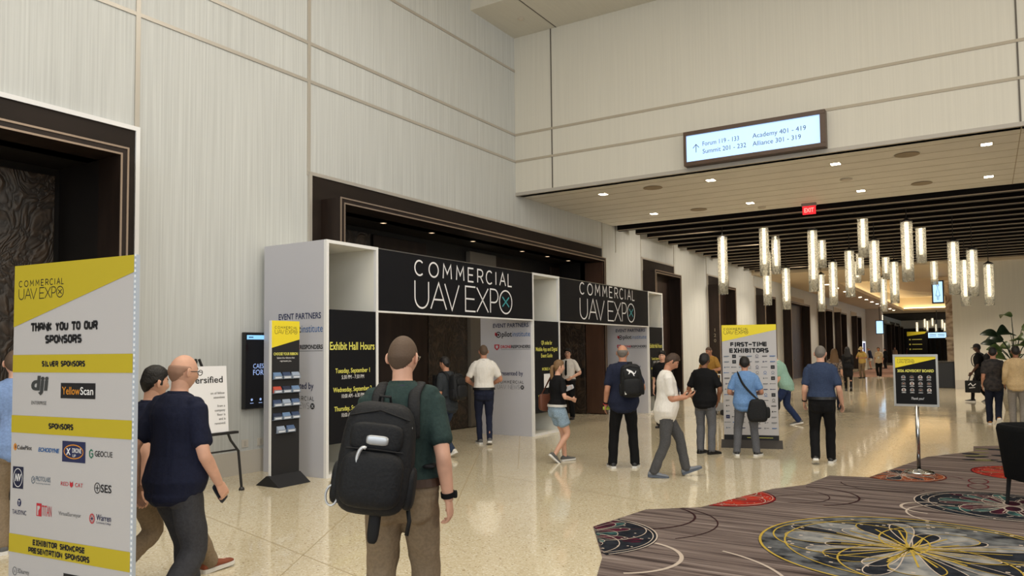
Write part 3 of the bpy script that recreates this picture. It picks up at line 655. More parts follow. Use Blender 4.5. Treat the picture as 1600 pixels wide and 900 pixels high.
PEND = [(1129.5, 370, 460, 14.7), (1194, 341, 431, 14.5), (1198.7, 392, 477, 12.8), (1212.5, 366, 428, 13.5), (1228.6, 418, 483.5, 12), (1270.5, 358.7, 456, 14.7), (1284, 352, 418.7, 13), (1283.5, 428, 486.7, 10.2), (1302, 408.5, 477, 12.5), (1328, 390.7, 464, 14), (1348.3, 326, 402, 15.5), (1343.5, 376, 430, 11.5), (1339.5, 398, 442, 10.5), (1366.7, 374.7, 457, 15), (1384, 389, 436, 11), (1380.7, 432.5, 487, 9.8), (1397.5, 408, 474, 13), (1417.7, 345, 440, 17), (1439, 345.5, 410.7, 14.5), (1459.6, 402.7, 445, 10.6), (1490.5, 376.5, 460, 16), (1508, 405, 478, 13), (1519.7, 389, 463, 15), (1511, 430, 486, 10.4), (1545.5, 411.5, 477, 13.5)]
def pendant(x, yt, yb, dia, zc, label, group, name='pendant_lamp', px=None, n=18):
    k = px if px else None
    p = at_depth(x, (yt+yb)/2, k); top = at_depth(x, yt, k).z; bot = at_depth(x, yb, k).z
    h = top-bot; r = dia/2
    t = empty(name, (p.x, p.y, bot)); tag(t, label, 'lamp', group)
    a = MB(); a.lathe([(r, 0), (r, h)], GLASS, n, cap=False); a.lathe([(r*.90, h), (r*.90, 0)], GLASS, n, cap=False); a.build('glass_tube', t, smooth=True)
    a = MB(); a.lathe([(r*.30, h*.20), (r*.37, h*.21), (r*.37, h-.04), (r*.30, h-.02)], CORE, n); a.build('glowing_core', t, smooth=True)
    a = MB(); a.lathe([(r*1.02, h-.03), (r*1.02, h), (r*.5, h+.04), (.02, h+.08)], M('pendant cap', (110, 106, 100), .3, metal=.8), n); a.build('cap', t)
    a = MB(); a.tube([(0, 0, h+.06), (0, 0, zc-bot)], .012, BLACK_METAL, 6); a.build('cord', t)
order = sorted(range(len(PEND)), key=lambda i: PEND[i][0])
for rank, i in enumerate(order):
    x, yt, yb, w_ = PEND[i]; D = .27; k = FPX*D/w_
    pendant(x, yt, yb, D, 5.75, 'hanging glass tube lamp with glowing core, %s from the left of the near cluster' % ORD[rank], 'glass tube pendants under the beams', px=k)
far = [(1433, 503, 522), (1445, 498, 515), (1449, 501, 520), (1457, 497, 512), (1463, 506, 520), (1468, 496, 518), (1472.5, 499, 516), (1476, 504, 520)]
for rank, (x, yt, yb) in enumerate(far):
    pendant(x, yt, yb, .27, 4.9, 'tiny distant glass tube lamp, %s from the left of the far cluster' % ORD[rank], 'glass tube pendants at the far end', px=86+(rank % 3)*3, n=10)
# downlights along the ceiling tray and over the piers
for i in range(12):
    t = i/11; downlight(-7.0+.0*t, 42.5+34*t, 4.998, 'small downlight along the left edge of the ceiling tray, %s counted from near' % ORD[i], 'downlights beside the ceiling tray', 300, .13, i % 2 == 0)
for i, y in enumerate((21, 25, 29, 33, 37)):
    spot('wall_washer_light', (-6.0, y, 5.0), 230, WARM, 120, None, (-8.8, y+.5, 2.4))
for i, (x, y) in enumerate(((-5.5, 24), (-2.2, 24), (-5.5, 30), (-2.6, 30), (-6.8, 27), (-6.8, 33))):
    spot('corridor_fill_light', (x, y, 5.02), 330, WARM, 130)  # added fill spots among the beams, with no fittings
spot('corridor_fill_light', (.6, 30.5, 5.02), 850, WARM, 130)  # extra spot without a fitting, added to brighten the back wall
for i, (x, y) in enumerate(((-4, 38), (-4, 48), (-4, 60), (-4, 72), (-5, 86), (-5, 97))):
    spot('concourse_fill_light', (x, y, 4.9), 520, WARM, 140)  # added fill spots for the far concourse, hung without fittings

# ================================================================== entrance arch
arch = empty('entrance_arch', (-7.53, 7.3, 0)); tag(arch, 'white entrance arch of three hollow towers joined by two black header banners', 'entrance arch')
AX = -7.53
def A(x, y, z): return (x-AX, y-7.3, z)
TW = [(7.30, 8.33), (12.79, 13.90), (18.80, 19.86)]
def side_print(y, full=True):
    d = Dec(A(-8.78, y, 0), (1, 0, 0), (0, 0, 1), (0, -1, 0), .003)
    d.text('EVENT PARTNERS', .73, 2.15, .080, NAVY_INK, width=.84, bold=.015)
    d.part('logo'); d.ring(.44, 2.005, .052, .018, INK); d.disc(.44, 2.005, .022, INK); d.poly([(.36, 2.06), (.42, 2.02), (.40, 1.96), (.35, 2.0)], RED_INK, 0)
    d.text('pilot', .52, 1.965, .10, INK, width=.24, align='l', bold=.02); d.text('institute', .775, 1.965, .10, BLUE_INK, width=.41, align='l')
    d.part('logo'); d.poly([(.34, 1.81), (.46, 1.81), (.46, 1.74), (.40, 1.69), (.34, 1.74)], RED_INK); d.poly([(.37, 1.79), (.43, 1.79), (.43, 1.75), (.40, 1.72), (.37, 1.75)], PANEL_GREY, 2)
    d.text('DRONE', .49, 1.735, .055, RED_INK, width=.25, align='l', bold=.03); d.text('RESPONDERS', .745, 1.735, .055, INK, width=.44, align='l', bold=.03)
    d.rect(.50, 1.18, 1.705, 1.712, GREY_INK)
    d.part('lettering'); d.text('Presented by', .73, 1.19, .085, NAVY_INK, width=.56, bold=.012)
    W = .62; a = .40; d.part('logo')
    for ch, x, wd in L1: glyph(d, ch, a+x*W, 1.03, wd*W, .055, .008, INK)
    x = a
    for ch, wd in (('U', .055), ('A', .065), ('V', .065), (' ', .03), ('N', .06), ('E', .05), ('W', .075), ('S', .045)):
        if ch != ' ': glyph(d, ch, x, .92, wd, .08, .006, GREY_INK)
        x += wd+.012
    d.disc(a+W-.03, .955, .042, INK, 1); d.stroke([(a+W-.05, .935), (a+W-.01, .975)], .01, PANEL_GREY, 2); d.stroke([(a+W-.05, .975), (a+W-.01, .935)], .01, PANEL_GREY, 2)
    return d
for i, (y0, y1) in enumerate(TW):
    H = 3.22; e = .045; xb = -8.78
    a = MB(); a.box(*(xb-AX, -.05), y0-7.3, y0-7.3+.03, 0, H, PANEL_GREY); p = a.build('side_panel', arch)
    side_print(y0).build('lettering', p)
    a = MB(); a.box(xb-AX, -.05, y1-7.3-.03, y1-7.3, 0, H, PANEL_GREY); a.box(xb-AX+.03, -.05, y1-7.3-.036, y1-7.3-.03, .03, H-.03, NICHE); a.build('side_panel', arch)
    a = MB(); a.box(xb-AX, xb-AX+.03, y0-7.3+.03, y1-7.3-.03, 0, H, NICHE); a.build('back_panel', arch)
    a = MB(); a.box(xb-AX+.03, -.05, y0-7.3+.03, y1-7.3-.036, H-.03, H-.002, NICHE); a.build('top_panel', arch); a = MB(); a.box(xb-AX+.03, -.05, y0-7.3+.03, y1-7.3-.036, 0, .03, NICHE); a.build('floor_panel', arch)
    a = MB()
    a.box(-.05, 0, y0-7.3, y0-7.3+e, 0, H, FRAME_WHITE); a.box(-.05, 0, y1-7.3-e, y1-7.3, 0, H, FRAME_WHITE); a.box(-.05, 0, y0-7.3+e, y1-7.3-e, H-e, H, FRAME_WHITE); a.box(-.05, 0, y0-7.3+e, y1-7.3-e, 0, e, FRAME_WHITE)
    a.build('tower_frame', arch)
    a = MB(); a.box(-.06, -.012, y0-7.3+e, y1-7.3-e, .44, 2.27, PANEL_DARK); p = a.build('front_panel', arch)
    p['label'] = ['dark panel with exhibit hall hours', 'dark panel about the mobile app', 'dark panel with exhibit hall hours'][i]
    d = Dec((-.012, y0-7.3, 0), (0, 1, 0), (0, 0, 1), (1, 0, 0), .003); c = (y1-y0)/2
    if i != 1:
        d.text('Exhibit Hall Hours', c, 1.72, .105, LEMON, width=.88, bold=.012)
        for q, (t1, t2) in enumerate((('Tuesday, September 1', '5:30 PM - 7:30 PM'), ('Wednesday, September 2', '10:00 AM - 6:30 PM'), ('Thursday, September 3', '10:00 AM'))):
            d.part('lettering'); z = 1.40-.26*q; d.text(t1, c, z, .062, LEMON, width=(.68, .76, .72)[q], bold=.012); d.text(t2, c-.22, z-.085, .052, WHITE_INK, width=(.44, .44, .20)[q], align='l')
    else:
        d.text('QR codes for', c, 1.80, .075, LEMON, width=.44, bold=.012); d.text('Mobile App and Digital', c, 1.67, .075, LEMON, width=.88, bold=.012); d.text('Event Guide', c, 1.54, .075, LEMON, width=.46, bold=.012)
        d.part('lettering'); d.text('MOBILE APP', c, 1.28, .055, LEMON, width=.40, bold=.012); d.text('DIGITAL EVENT GUIDE', c, .74, .055, LEMON, width=.72, bold=.012)
        d.rect(c-.13, c+.13, .93, 1.21, WHITE_INK, 0)
    d.build('lettering', p)
for (y0, y1), (ly, lw) in (((8.33, 12.79), (9.17, 2.85)), ((13.90, 18.80), (14.84, 3.05))):
    a = MB(); a.box(-.10, -.005, y0-7.3, y1-7.3, 2.29, 3.2, PANEL_DARK); p = a.build('header_banner', arch)
    a = MB(); a.box(-.10, 0, y0-7.3, y1-7.3, 2.265, 2.29, FRAME_WHITE); a.box(-.10, 0, y0-7.3, y1-7.3, 3.2, 3.215, STEEL); a.build('banner_rail', p)
    d = Dec((-.005, 0, 0), (0, 1, 0), (0, 0, 1), (1, 0, 0), .004)
    expo_logo(d, ly-7.3, 2.37, lw, WHITE_INK, TEAL_INK, lw*.0095); d.build('lettering', p)

# ================================================================== sponsor board, foreground left
sb = empty('sponsor_board', (-5.21, 2.375, 0), math.atan2(.115, 1.115)); tag(sb, 'tall white and yellow sponsor board standing in the left foreground', 'sign board')
W = 1.12; H = 2.25
a = MB(); a.box(0, W, 0, .02, 0, H, PANEL_WHITE); face = a.build('board', sb)
a = MB(); a.box(W-.004, W+.020, -.001, .02, 0, H, M('aluminium edge', (190, 200, 215), .4, metal=.2))
for k in range(75): a.box(W+.004, W+.015, -.003, .0, .02+k*.03, .035+k*.03, M('edge slot', (240, 244, 250), .4))
a.build('edge_profile', sb)
d = Dec((0, 0, 0), (1, 0, 0), (0, 0, 1), (0, -1, 0), .002)
d.poly([(0, 1.862), (W, 2.152), (W, H), (0, H)], YELLOW, 0)
expo_logo(d, .048, 2.035, .442, INK, INK, .0058)
d.part('lettering'); block(d, 'THANK YOU TO OUR', .495, 1.832, .053, INK, .63); d.part('lettering'); block(d, 'SPONSORS', .495, 1.754, .053, INK, .345)
for b0, b1 in ((1.578, 1.687), (1.203, 1.31), (.466, .578)): d.rect(0, W, b0, b1, YELLOW, 0)
d.part('lettering'); block(d, 'SILVER SPONSORS', .50, 1.613, .036, INK, .41); d.part('lettering'); block(d, 'SPONSORS', .49, 1.236, .036, INK, .234)
d.part('lettering'); block(d, 'EXHIBITOR SHOWCASE', .487, .527, .036, INK, .49); d.part('lettering'); block(d, 'PRESENTATION SPONSORS', .487, .478, .036, INK, .575)
d.part('logo'); G4 = M('charcoal ink', (62, 64, 66), .6)
d.text('dji', .272, 1.472, .080, G4, width=.165, bold=.045, skew=.12); d.text('ENTERPRISE', .272, 1.381, .021, G4, width=.148)
d.part('logo'); d.rect(.482, .80, 1.424, 1.516, INK, 0); d.text('Yellow', .495, 1.448, .044, ORANGE_INK, width=.165, align='l', bold=.01); d.text('Scan', .665, 1.448, .044, WHITE_INK, width=.118, align='l', bold=.01)
d.part('logo'); d.poly([(.043, 1.138), (.058, 1.126), (.058, 1.102), (.043, 1.09), (.028, 1.102), (.028, 1.126)], ORANGE_INK, 0); d.poly([(.043, 1.128), (.052, 1.12), (.052, 1.106), (.043, 1.10)], NAVY_INK, 1)
d.text('CubePilot', .064, 1.100, .025, INK, width=.147, align='l', bold=.01)
d.part('logo'); d.text('ECHODYNE', .277, 1.096, .024, BLUE_INK, width=.197, align='l', bold=.03, skew=.2)
d.part('logo'); d.rect(.507, .72, 1.048, 1.171, NAVY_INK, 0); d.ring(.613, 1.11, .088, .006, ORANGE_INK, 1, .040); d.text('X', .565, 1.092, .036, WHITE_INK, width=.04, bold=.03); d.text('DRONE', .643, 1.105, .026, WHITE_INK, width=.082, bold=.01); d.text('UP', .62, 1.079, .016, WHITE_INK, width=.03)
d.part('logo'); d.stroke([(.787, 1.122), (.773, 1.13), (.759, 1.12), (.759, 1.094), (.773, 1.083), (.788, 1.094), (.788, 1.107), (.773, 1.107)], .007, M('green ink', (30, 110, 84), .6))
d.text('GEO', .805, 1.094, .031, INK, width=.078, align='l', bold=.015); d.text('CUE', .886, 1.094, .031, INK, width=.074, align='l')
d.part('logo'); d.rect(.026, .132, .858, .993, M('deep navy ink', (30, 34, 62), .6), 0); d.ring(.079, .925, .044, .004, WHITE_INK, 1, .056); d.text('NV', .078, .905, .042, WHITE_INK, width=.058, bold=.03, skew=.15)
d.part('logo'); d.stroke([(.232+.017*math.cos(math.radians(60*k+30)), .921+.022*math.sin(math.radians(60*k+30))) for k in range(6)], .004, M('slate ink', (84, 104, 124), .6), 1, True); d.stroke([(.225, .915), (.24, .925), (.232, .93)], .004, M('slate ink'))
d.text('PROTOLABS', .258, .917, .028, M('slate ink'), width=.143, align='l'); d.text('Manufacturing. Accelerated.', .258, .900, .009, M('slate ink'), width=.143, align='l')
d.part('logo'); d.text('RED', .50, .906, .023, RED_INK, width=.07, align='l'); d.text('CAT', .632, .906, .023, RED_INK, width=.071, align='l'); d.poly([(.585, .937), (.592, .928), (.604, .928), (.611, .937), (.614, .912), (.598, .898), (.582, .912)], RED_INK, 1)
d.part('logo'); d.ring(.832, .913, .024, .005, INK, 1, .029); d.stroke([(.832, .895), (.832, .931)], .006, G4); d.stroke([(.817, .913), (.847, .913)], .006, G4); d.text('SES', .862, .892, .043, INK, width=.094, align='l', bold=.015)
d.part('logo'); d.disc(.097, .773, .019, NAVY_INK, 0, .024); d.text('T', .097, .757, .028, WHITE_INK, width=.02); d.text('TAUSYNC', .10, .700, .027, NAVY_INK, width=.142, bold=.005)
d.part('logo'); d.rect(.27, .32, .706, .784, RED_INK, 0); d.poly([(.278, .768), (.305, .768), (.305, .755), (.29, .74), (.29, .712), (.278, .712)], PANEL_WHITE, 1); d.text('TITAN', .325, .712, .062, RED_INK, width=.091, align='l')
d.part('logo'); d.text('VirtualSurveyor', .587, .731, .022, GREY_INK, width=.207)
d.part('logo'); d.ring(.79, .735, .020, .006, RED_INK, 1, .026); d.disc(.79, .735, .008, NAVY_INK, 1)
for k in range(8): d.stroke([(.79+.009*math.cos(k*.785), .735+.011*math.sin(k*.785)), (.79+.018*math.cos(k*.785), .735+.023*math.sin(k*.785))], .003, RED_INK)
d.text('Warren', .828, .730, .034, NAVY_INK, width=.127, align='l', bold=.01); d.text('Community College', .828, .712, .012, NAVY_INK, width=.127, align='l')
d.part('logo'); d.ring(.066, .352, .020, .004, GREY_INK, 1, .024); d.text('A', .066, .342, .02, GREY_INK, width=.014); d.text('3Dsurvey', .096, .344, .028, GREY_INK, width=.115, align='l')
d.rect(.54, .72, .30, .395, INK, 0)
d.build('lettering', face)
a = MB(); a.box(-.02, W+.05, -.15, .25, 0, .02, BLACK_METAL); a.build('foot_plate', sb)

# ================================================================== easel with notice
es = empty('easel', (-7.9, 6.05, 0)); tag(es, 'black floor easel standing against the linen wall', 'easel')
def leg(pts, r=.016):
    a = MB(); a.tube(pts, r, BLACK_METAL, 8); a.lathe([(.035, 0), (.035, .02), (.02, .04)], BLACK_METAL, 12, (pts[-1][0], pts[-1][1], 0)); return a.build('leg', es, smooth=False)
leg([(-.10, -.36, 1.62), (.0, .02, .62), (.02, .12, .48), (.06, .14, .02)]); leg([(-.10, -.40, 1.62), (.0, -.78, .62), (.02, -.88, .48), (.06, -.90, .02)]); leg([(-.12, -.38, 1.60), (-.62, -.38, .02)])
a = MB(); a.tube([(.02, -.86, .50), (.02, .10, .50)], .012, BLACK_METAL, 6); a.build('cross_bar', es)
a = MB(); a.box(-.02, .05, -.86, .10, .70, .73, BLACK_METAL); a.build('ledge', es)
nb = MB(); nb.box(-.012, .0, -.36, .36, 0, .80, M('white notice board', (232, 232, 236), .5)); nbo = nb.build('notice_board', loc=(-7.872, 5.66, .735)); nbo.rotation_euler = (0, -.07, 0)
tag(nbo, 'white printed notice board resting on the black easel', 'notice board')
d = Dec((0, -.36, 0), (0, 1, 0), (0, 0, 1), (1, 0, 0), .002)
d.text('Diversified', .66, .60, .075, INK, width=.56, align='r', bold=.012)
for i, t in enumerate(('on of fellow', 'attendees', '', 'from a', 'company', 'floor is', 'and is', 'removed.')):
    if t: d.part('lettering'); d.text(t, .68, .46-i*.052, .028, INK, align='r')
d.build('lettering', nbo)

# wall screen
sn = empty('wall_screen', (-8.86, 7.28, 0)); tag(sn, 'black wall mounted screen behind the ribbon stand', 'screen')
a = MB(); a.box(0, .07, -.30, .30, .90, 1.98, BLACK_METAL); a.build('screen_case', sn, bevel=.006)
a = MB(); a.box(.07, .072, -.28, .28, .92, 1.96, M('dark screen', (8, 8, 12), .15, emit=.3)); scn = a.build('display', sn)
d = Dec((.072, -.30, 0), (0, 1, 0), (0, 0, 1), (1, 0, 0), .0015)
d.rect(.03, .57, 1.88, 1.94, M('screen blue bar', (130, 190, 240), emit=.8), 0); d.rect(.06, .14, 1.903, 1.917, M('screen ink', (30, 60, 110)), 1)
SB = M('screen lettering', (150, 176, 230), emit=.6); d.text('CAESARS', .30, 1.47, .065, SB, width=.32); d.text('FORUM', .30, 1.375, .075, SB, width=.32)
d.part('icon_row')
for x in (.12, .27, .42): d.disc(x, 1.03, .018, SB, 0); d.rect(x-.03, x+.03, .978, .986, SB)
d.build('lettering', scn)
for i, (y, z) in enumerate(((7.05, .42), (7.32, .42))):
    a = MB(); a.box(0, .008, -.055, .055, -.055, .055, M('outlet cover', (200, 194, 184), .5)); a.box(.008, .010, -.02, .02, -.035, .035, M('outlet insert', (184, 178, 168), .5))
    tag(a.build('wall_outlet', loc=(WX, y, z), bevel=.002), 'pale outlet plate low on the linen wall, %s one' % ('left', 'right')[i], 'outlet', 'outlet plates under the wall screen')

# ================================================================== ribbon stand
rs = empty('ribbon_stand', (-7.74, 6.77, 0)); tag(rs, 'narrow black and yellow ribbon stand with pockets on a wedge base', 'display stand')
MATB = M('matte black board', (30, 30, 33), .7)
a = MB(); a.box(-.02, .02, -.23, .23, .1, 2.10, MATB); pn = a.build('panel', rs)
a = MB(); a.box(-.021, .021, -.236, -.23, .1, 2.10, FRAME_WHITE); a.build('panel_edge', pn)
a = MB(); a.prism([(-.22, 0), (.22, 0), (.02, .13), (-.02, .13)], (0, -.27, 0), (1, 0, 0), (0, 0, 1), (0, 1, 0), .52, MATB); a.build('base', rs)
d = Dec((.02, -.23, 0), (0, 1, 0), (0, 0, 1), (1, 0, 0), .002)
d.poly([(0, 1.75), (.46, 1.86), (.46, 2.10), (0, 2.10)], M('bright yellow print', (236, 216, 48), .55), 0)
expo_logo(d, .05, 1.93, .37, INK, INK, .005)
d.part('lettering'); d.text('CHOOSE YOUR RIBBON', .23, 1.655, .034, LEMON, width=.40, bold=.02); d.text('Select the ribbons that', .23, 1.61, .022, WHITE_INK, width=.29); d.text('represent you.', .23, 1.57, .022, WHITE_INK, width=.19)
d.build('lettering', pn)
CLR = [(120, 150, 190), (70, 86, 120), (170, 184, 205), (96, 120, 160), (52, 60, 84)]
for r_, z in enumerate((1.39, 1.21, 1.04, .87, .70)):
    cnt = 3 if r_ < 4 else 2
    for c_ in range(cnt):
        y = -.15+.15*c_ if cnt == 3 else -.09+.16*c_
        a = MB(); a.box(.02, .06, y-.068, y+.068, z-.045, z-.04, M('clear tray', (140, 150, 165), .2)); a.box(.056, .06, y-.068, y+.068, z-.045, z+.0, M('clear tray'))
        tr_ = a.build('pocket', rs)
        col = (206, 92, 74) if (r_, c_) == (1, 0) else CLR[(r_*3+c_) % 5]
        a = MB()
        for q in range(3): a.box(.024+q*.01, .030+q*.01, y-.06, y+.06, z-.038, z+.045-.012*q, M('ribbon card %d%d%d' % col, col, .5))
        a.box(.0603, .0606, y-.05, y+.05, z-.03, z-.012, M('ribbon label', (214, 220, 232), .5)); a.build('ribbon_cards', tr_)

# ================================================================== first-time exhibitors board
fb = empty('exhibitor_board', (-3.92, 13.02, 0), math.atan2(.25, .96)); tag(fb, 'tall white and yellow first time exhibitors board on a dark wedge base', 'sign board')
a = MB(); a.box(.045, .935, -.02, .02, .12, 2.083, PANEL_WHITE); pn = a.build('panel', fb)
a = MB(); a.prism([(-.20, 0), (.20, 0), (.025, .12), (-.025, .12)], (0, 0, 0), (0, 1, 0), (0, 0, 1), (1, 0, 0), .99, M('grey wedge base', (60, 56, 54), .6)); a.build('base', fb)
d = Dec((0, -.02, 0), (1, 0, 0), (0, 0, 1), (0, -1, 0), .002)
d.rect(.045, .935, .12, .205, INK, 0); d.rect(.42, .60, .158, .165, LEMON, 1); d.rect(.62, .84, .158, .165, LEMON, 1)
d.poly([(.045, 1.80), (.935, 1.99), (.935, 2.083), (.045, 2.083)], M('bright yellow print'), 0)
expo_logo(d, .08, 1.925, .40, INK, INK, .006)
d.part('lettering'); block(d, 'FIRST-TIME', .485, 1.708, .08, INK, .60); d.part('lettering'); block(d, 'EXHIBITORS', .487, 1.603, .08, INK, .64)
rnd = random.Random(11); LC = [INK, GREY_INK, NAVY_INK, BLUE_INK, M('slate ink'), INK, GREY_INK]
for r_ in range(14):
    for c_ in range(7):
        d.part('logo')
        x = .115+.125*c_; z = 1.545-r_*.094; k = rnd.random(); mt = rnd.choice(LC); w_ = rnd.uniform(.06, .095)
        if (r_, c_) in ((0, 1), (1, 1), (2, 6), (4, 6), (7, 6), (11, 0)): d.rect(x-.032, x+.032, z-.03, z+.03, NAVY_INK if (r_, c_) == (11, 0) else INK, 0); d.rect(x-.018, x+.018, z-.006, z+.006, GREY_INK, 1)
        elif k < .2: d.ring(x, z+.005, .02, .006, mt); d.rect(x-.03, x+.03, z-.03, z-.024, mt)
        elif k < .42: d.poly([(x-w_/2, z-.012), (x-w_/2+.03, z-.012), (x-w_/2+.015, z+.018)], mt, 0); d.rect(x-w_/2+.034, x+w_/2, z-.004, z+.006, mt)
        elif k < .7: d.rect(x-w_/2, x+w_/2, z-.006, z+.007, mt); d.rect(x-w_/2, x+w_*.3, z-.016, z-.012, GREY_INK)
        else: d.rect(x-w_/2, x+w_/2, z-.004, z+.005, mt); d.disc(x-w_/2-.006, z, .009, mt, 1, n=8)
d.build('lettering', pn)

# ================================================================== advisory board on chrome pole
ab = empty('advisory_board', (-.81, 11.4, 0)); tag(ab, 'black and yellow advisory board sign on a chrome pole with round base', 'sign')
a = MB(); a.lathe([(0, 0), (.19, 0), (.19, .012), (.16, .03), (.03, .045), (.03, .05)], CHROME, 32, (0, 0, .012), cap=False); a.build('base', ab, smooth=True)
a = MB(); a.lathe([(.024, .05), (.024, .9)], CHROME, 16); a.build('pole', ab, smooth=True)
a = MB(); g = M('satin silver frame', (176, 174, 168), .3, metal=.6)
a.box(-.265, .265, -.02, .02, .885, .915, g); a.box(-.265, .265, -.02, .02, 1.545, 1.575, g); a.box(-.265, -.24, -.02, .02, .915, 1.545, g); a.box(.24, .265, -.02, .02, .915, 1.545, g); a.build('frame', ab)
a = MB(); a.box(-.24, .24, -.012, .012, .915, 1.545, M('black poster', (13, 12, 13), .55, spec=.2)); po = a.build('poster', ab)
d = Dec((-.24, -.012, .915), (1, 0, 0), (0, 0, 1), (0, -1, 0), .002)
d.poly([(0, .48), (.48, .60), (.48, .63), (0, .63)], M('bright yellow print'), 0); expo_logo(d, .03, .545, .2, INK, INK, .003)
d.part('lettering'); d.text('2026 ADVISORY BOARD', .24, .425, .034, LEMON, width=.43, bold=.03)
for r_ in range(3):
    for c_ in range(4):
        x, z = .095+.10*c_, .355-.085*r_; d.part('portrait')
        d.disc(x, z, .027, M('portrait ground %d' % ((r_+c_) % 3), [(150, 150, 150), (96, 92, 90), (196, 190, 186)][(r_+c_) % 3]), 0)
        d.disc(x, z+.004, .011, M('portrait face', (186, 140, 116)), 1, n=12); d.poly([(x-.018, z-.02), (x+.018, z-.02), (x+.012, z-.008), (x-.012, z-.008)], INK, 1); d.poly([(x-.011, z+.006), (x+.011, z+.006), (x+.008, z+.017), (x-.008, z+.017)], DKY, 2)
        d.rect(x-.026, x+.026, z-.037, z-.032, WHITE_INK, 0)
d.part('lettering'); d.text('Thank you!', .25, .06, .03, WHITE_INK, width=.15, skew=.25)
d.build('lettering', po)

# ================================================================== armchair, right foreground
ac = empty('armchair', (.53, 9.5, 0), .55); tag(ac, 'dark grey tub armchair at the right edge on the patterned carpet', 'chair')
UP = M('charcoal upholstery', (15, 16, 18), .8, spec=.12, var=.1, scale=40, bump=.2)
def shell():
    a = MB(); n = 28; z0, z1 = .30, .86; R_, T = .42, .075
    ring = []
    for i in range(n+1):
        t = math.radians(-35+250*i/n); c_, s_ = math.cos(t), math.sin(t)
        def se(r): return (math.copysign(abs(c_)**.55, c_)*r, math.copysign(abs(s_)**.55, s_)*r)
        ring.append((se(R_), se(R_-T)))
    prof = [(0, .0), (0, .04), (.0, .9), (.2, .98), (.5, 1.0), (.8, .98), (1, .9), (1, .0)]
    vs = []
    for i, (o_, q) in enumerate(ring):
        t = i/n; drop = 0
        for f, h in prof:
            x = o_[0]+(q[0]-o_[0])*f; y = o_[1]+(q[1]-o_[1])*f; z = z0+(z1-z0)*h
            k = 1-.14*(1-h)
            vs.append((x*k, y*k, z))
    m_ = len(prof); fs = [(i*m_+j, i*m_+j+1, (i+1)*m_+j+1, (i+1)*m_+j) for i in range(n) for j in range(m_-1)]
    fs += [tuple(range(m_)), tuple(n*m_+j for j in range(m_))[::-1]]
    a.add(vs, fs, UP); return a
b_ = shell().build('tub_shell', ac, smooth=True); b_.rotation_euler = (0, 0, 0)
a = MB(); a.sup((0, -.02, .38), (.33, .36, .09), UP, 5, 28, 10); a.build('seat_cushion', ac, smooth=True)
for x, y in ((-.27, -.27), (.27, -.27), (-.27, .27), (.27, .27)):
    a = MB(); a.tube([(x, y, .32), (x*1.08, y*1.08, .013)], [.024, .016], BLACK_METAL, 10); a.build('leg', ac)

# ================================================================== planter with broad leaves
pp = empty('potted_plant', (.62, 23.5, 0)); tag(pp, 'pale round planter with broad arching leaves behind the walkers at the right', 'plant')
a = MB(); a.lathe([(0, 0), (.25, 0), (.36, .5), (.40, 1.18), (.37, 1.2), (.35, 1.1), (0, 1.08)], M('pale planter', (186, 180, 166), .6, var=.15, scale=30), 28, cap=False); a.build('pot', pp, smooth=True)
a = MB(); a.lathe([(0, 1.10), (.35, 1.10)], M('potting soil', (46, 36, 28), .95), 20, cap=False); a.build('soil', pp)
LEAF = M('glossy leaf', (58, 78, 40), .35, spec=.5, c2=(98, 116, 58), scale=6)
LEAF2 = M('dark leaf', (36, 52, 32), .4, spec=.5)
plant = pp; PB = V((0, 0, 1.1))
rnd = random.Random(5)
def leafmesh(base, tip, up, wd, mt):
    base, tip = V(base), V(tip); d = tip-base; L_ = d.length; d.normalize(); s_ = d.cross(V(up)).normalized(); n_ = s_.cross(d)
    a = MB(); N = 10; vs = []; 
    for i in range(N+1):
        t = i/N; wv = wd*math.sin(math.pi*min(1, t*.92+.06))**.8*(1-.25*t); c = base+d*(L_*t)+n_*(.22*L_*math.sin(t*2.2)-.3*L_*t*t)
        for q in (-1, -.5, 0, .5, 1): vs.append(c+s_*(wv*q)+n_*(abs(q)*wv*.28))
    fs = [(i*5+j, i*5+j+1, (i+1)*5+j+1, (i+1)*5+j) for i in range(N) for j in range(4)]
    a.add(vs, fs, mt); return a
specs = [(-.50, -.1, .85, .40, .14), (-.34, .1, .70, .42, .19), (-.10, -.2, .86, .62, .24), (.25, 0, 1.0, .7, .26), (.5, .1, .8, .7, .22), (-.40, -.2, .45, .36, .15), (.1, -.3, .55, .46, .22), (-.15, .2, .50, .45, .18), (.35, -.25, .42, .45, .2), (-.55, .0, .60, .36, .12), (-.05, .1, 1.32, .55, .13), (-.3, -.3, .25, .4, .16), (.0, -.35, .27, .4, .18), (.3, -.3, .25, .4, .17), (.05, -.2, .7, .5, .2)]
for x, y, z, L_, wd in specs:
    st = MB(); st.tube([PB, PB+V((x*.3, y*.3, z*.6)), PB+V((x*.7, y*.7, z))], [.02, .015, .008], LEAF2, 6); s_ = st.build('stem', plant, smooth=True)
    dr = V((x, y, .0)).normalized() if abs(x)+abs(y) > .05 else V((1, 0, 0))
    lm = leafmesh(PB+V((x*.7, y*.7, z)), PB+V((x*.7, y*.7, z))+dr*L_+V((0, 0, .05)), (rnd.uniform(-.3, .3), -.8, .6), wd, LEAF if rnd.random() < .6 else LEAF2).build('leaf', s_, smooth=True)
for q in range(16):
    a0 = rnd.uniform(2.4, 6.6); r_ = rnd.uniform(.36, .5); z = -rnd.uniform(.0, .95)
    leafmesh(PB+V((r_*math.cos(a0), r_*math.sin(a0), z)), PB+V((r_*1.3*math.cos(a0), r_*1.3*math.sin(a0), z-.16)), (math.cos(a0), math.sin(a0), .2), .07, LEAF2).build('trailing_leaf', plant, smooth=True)

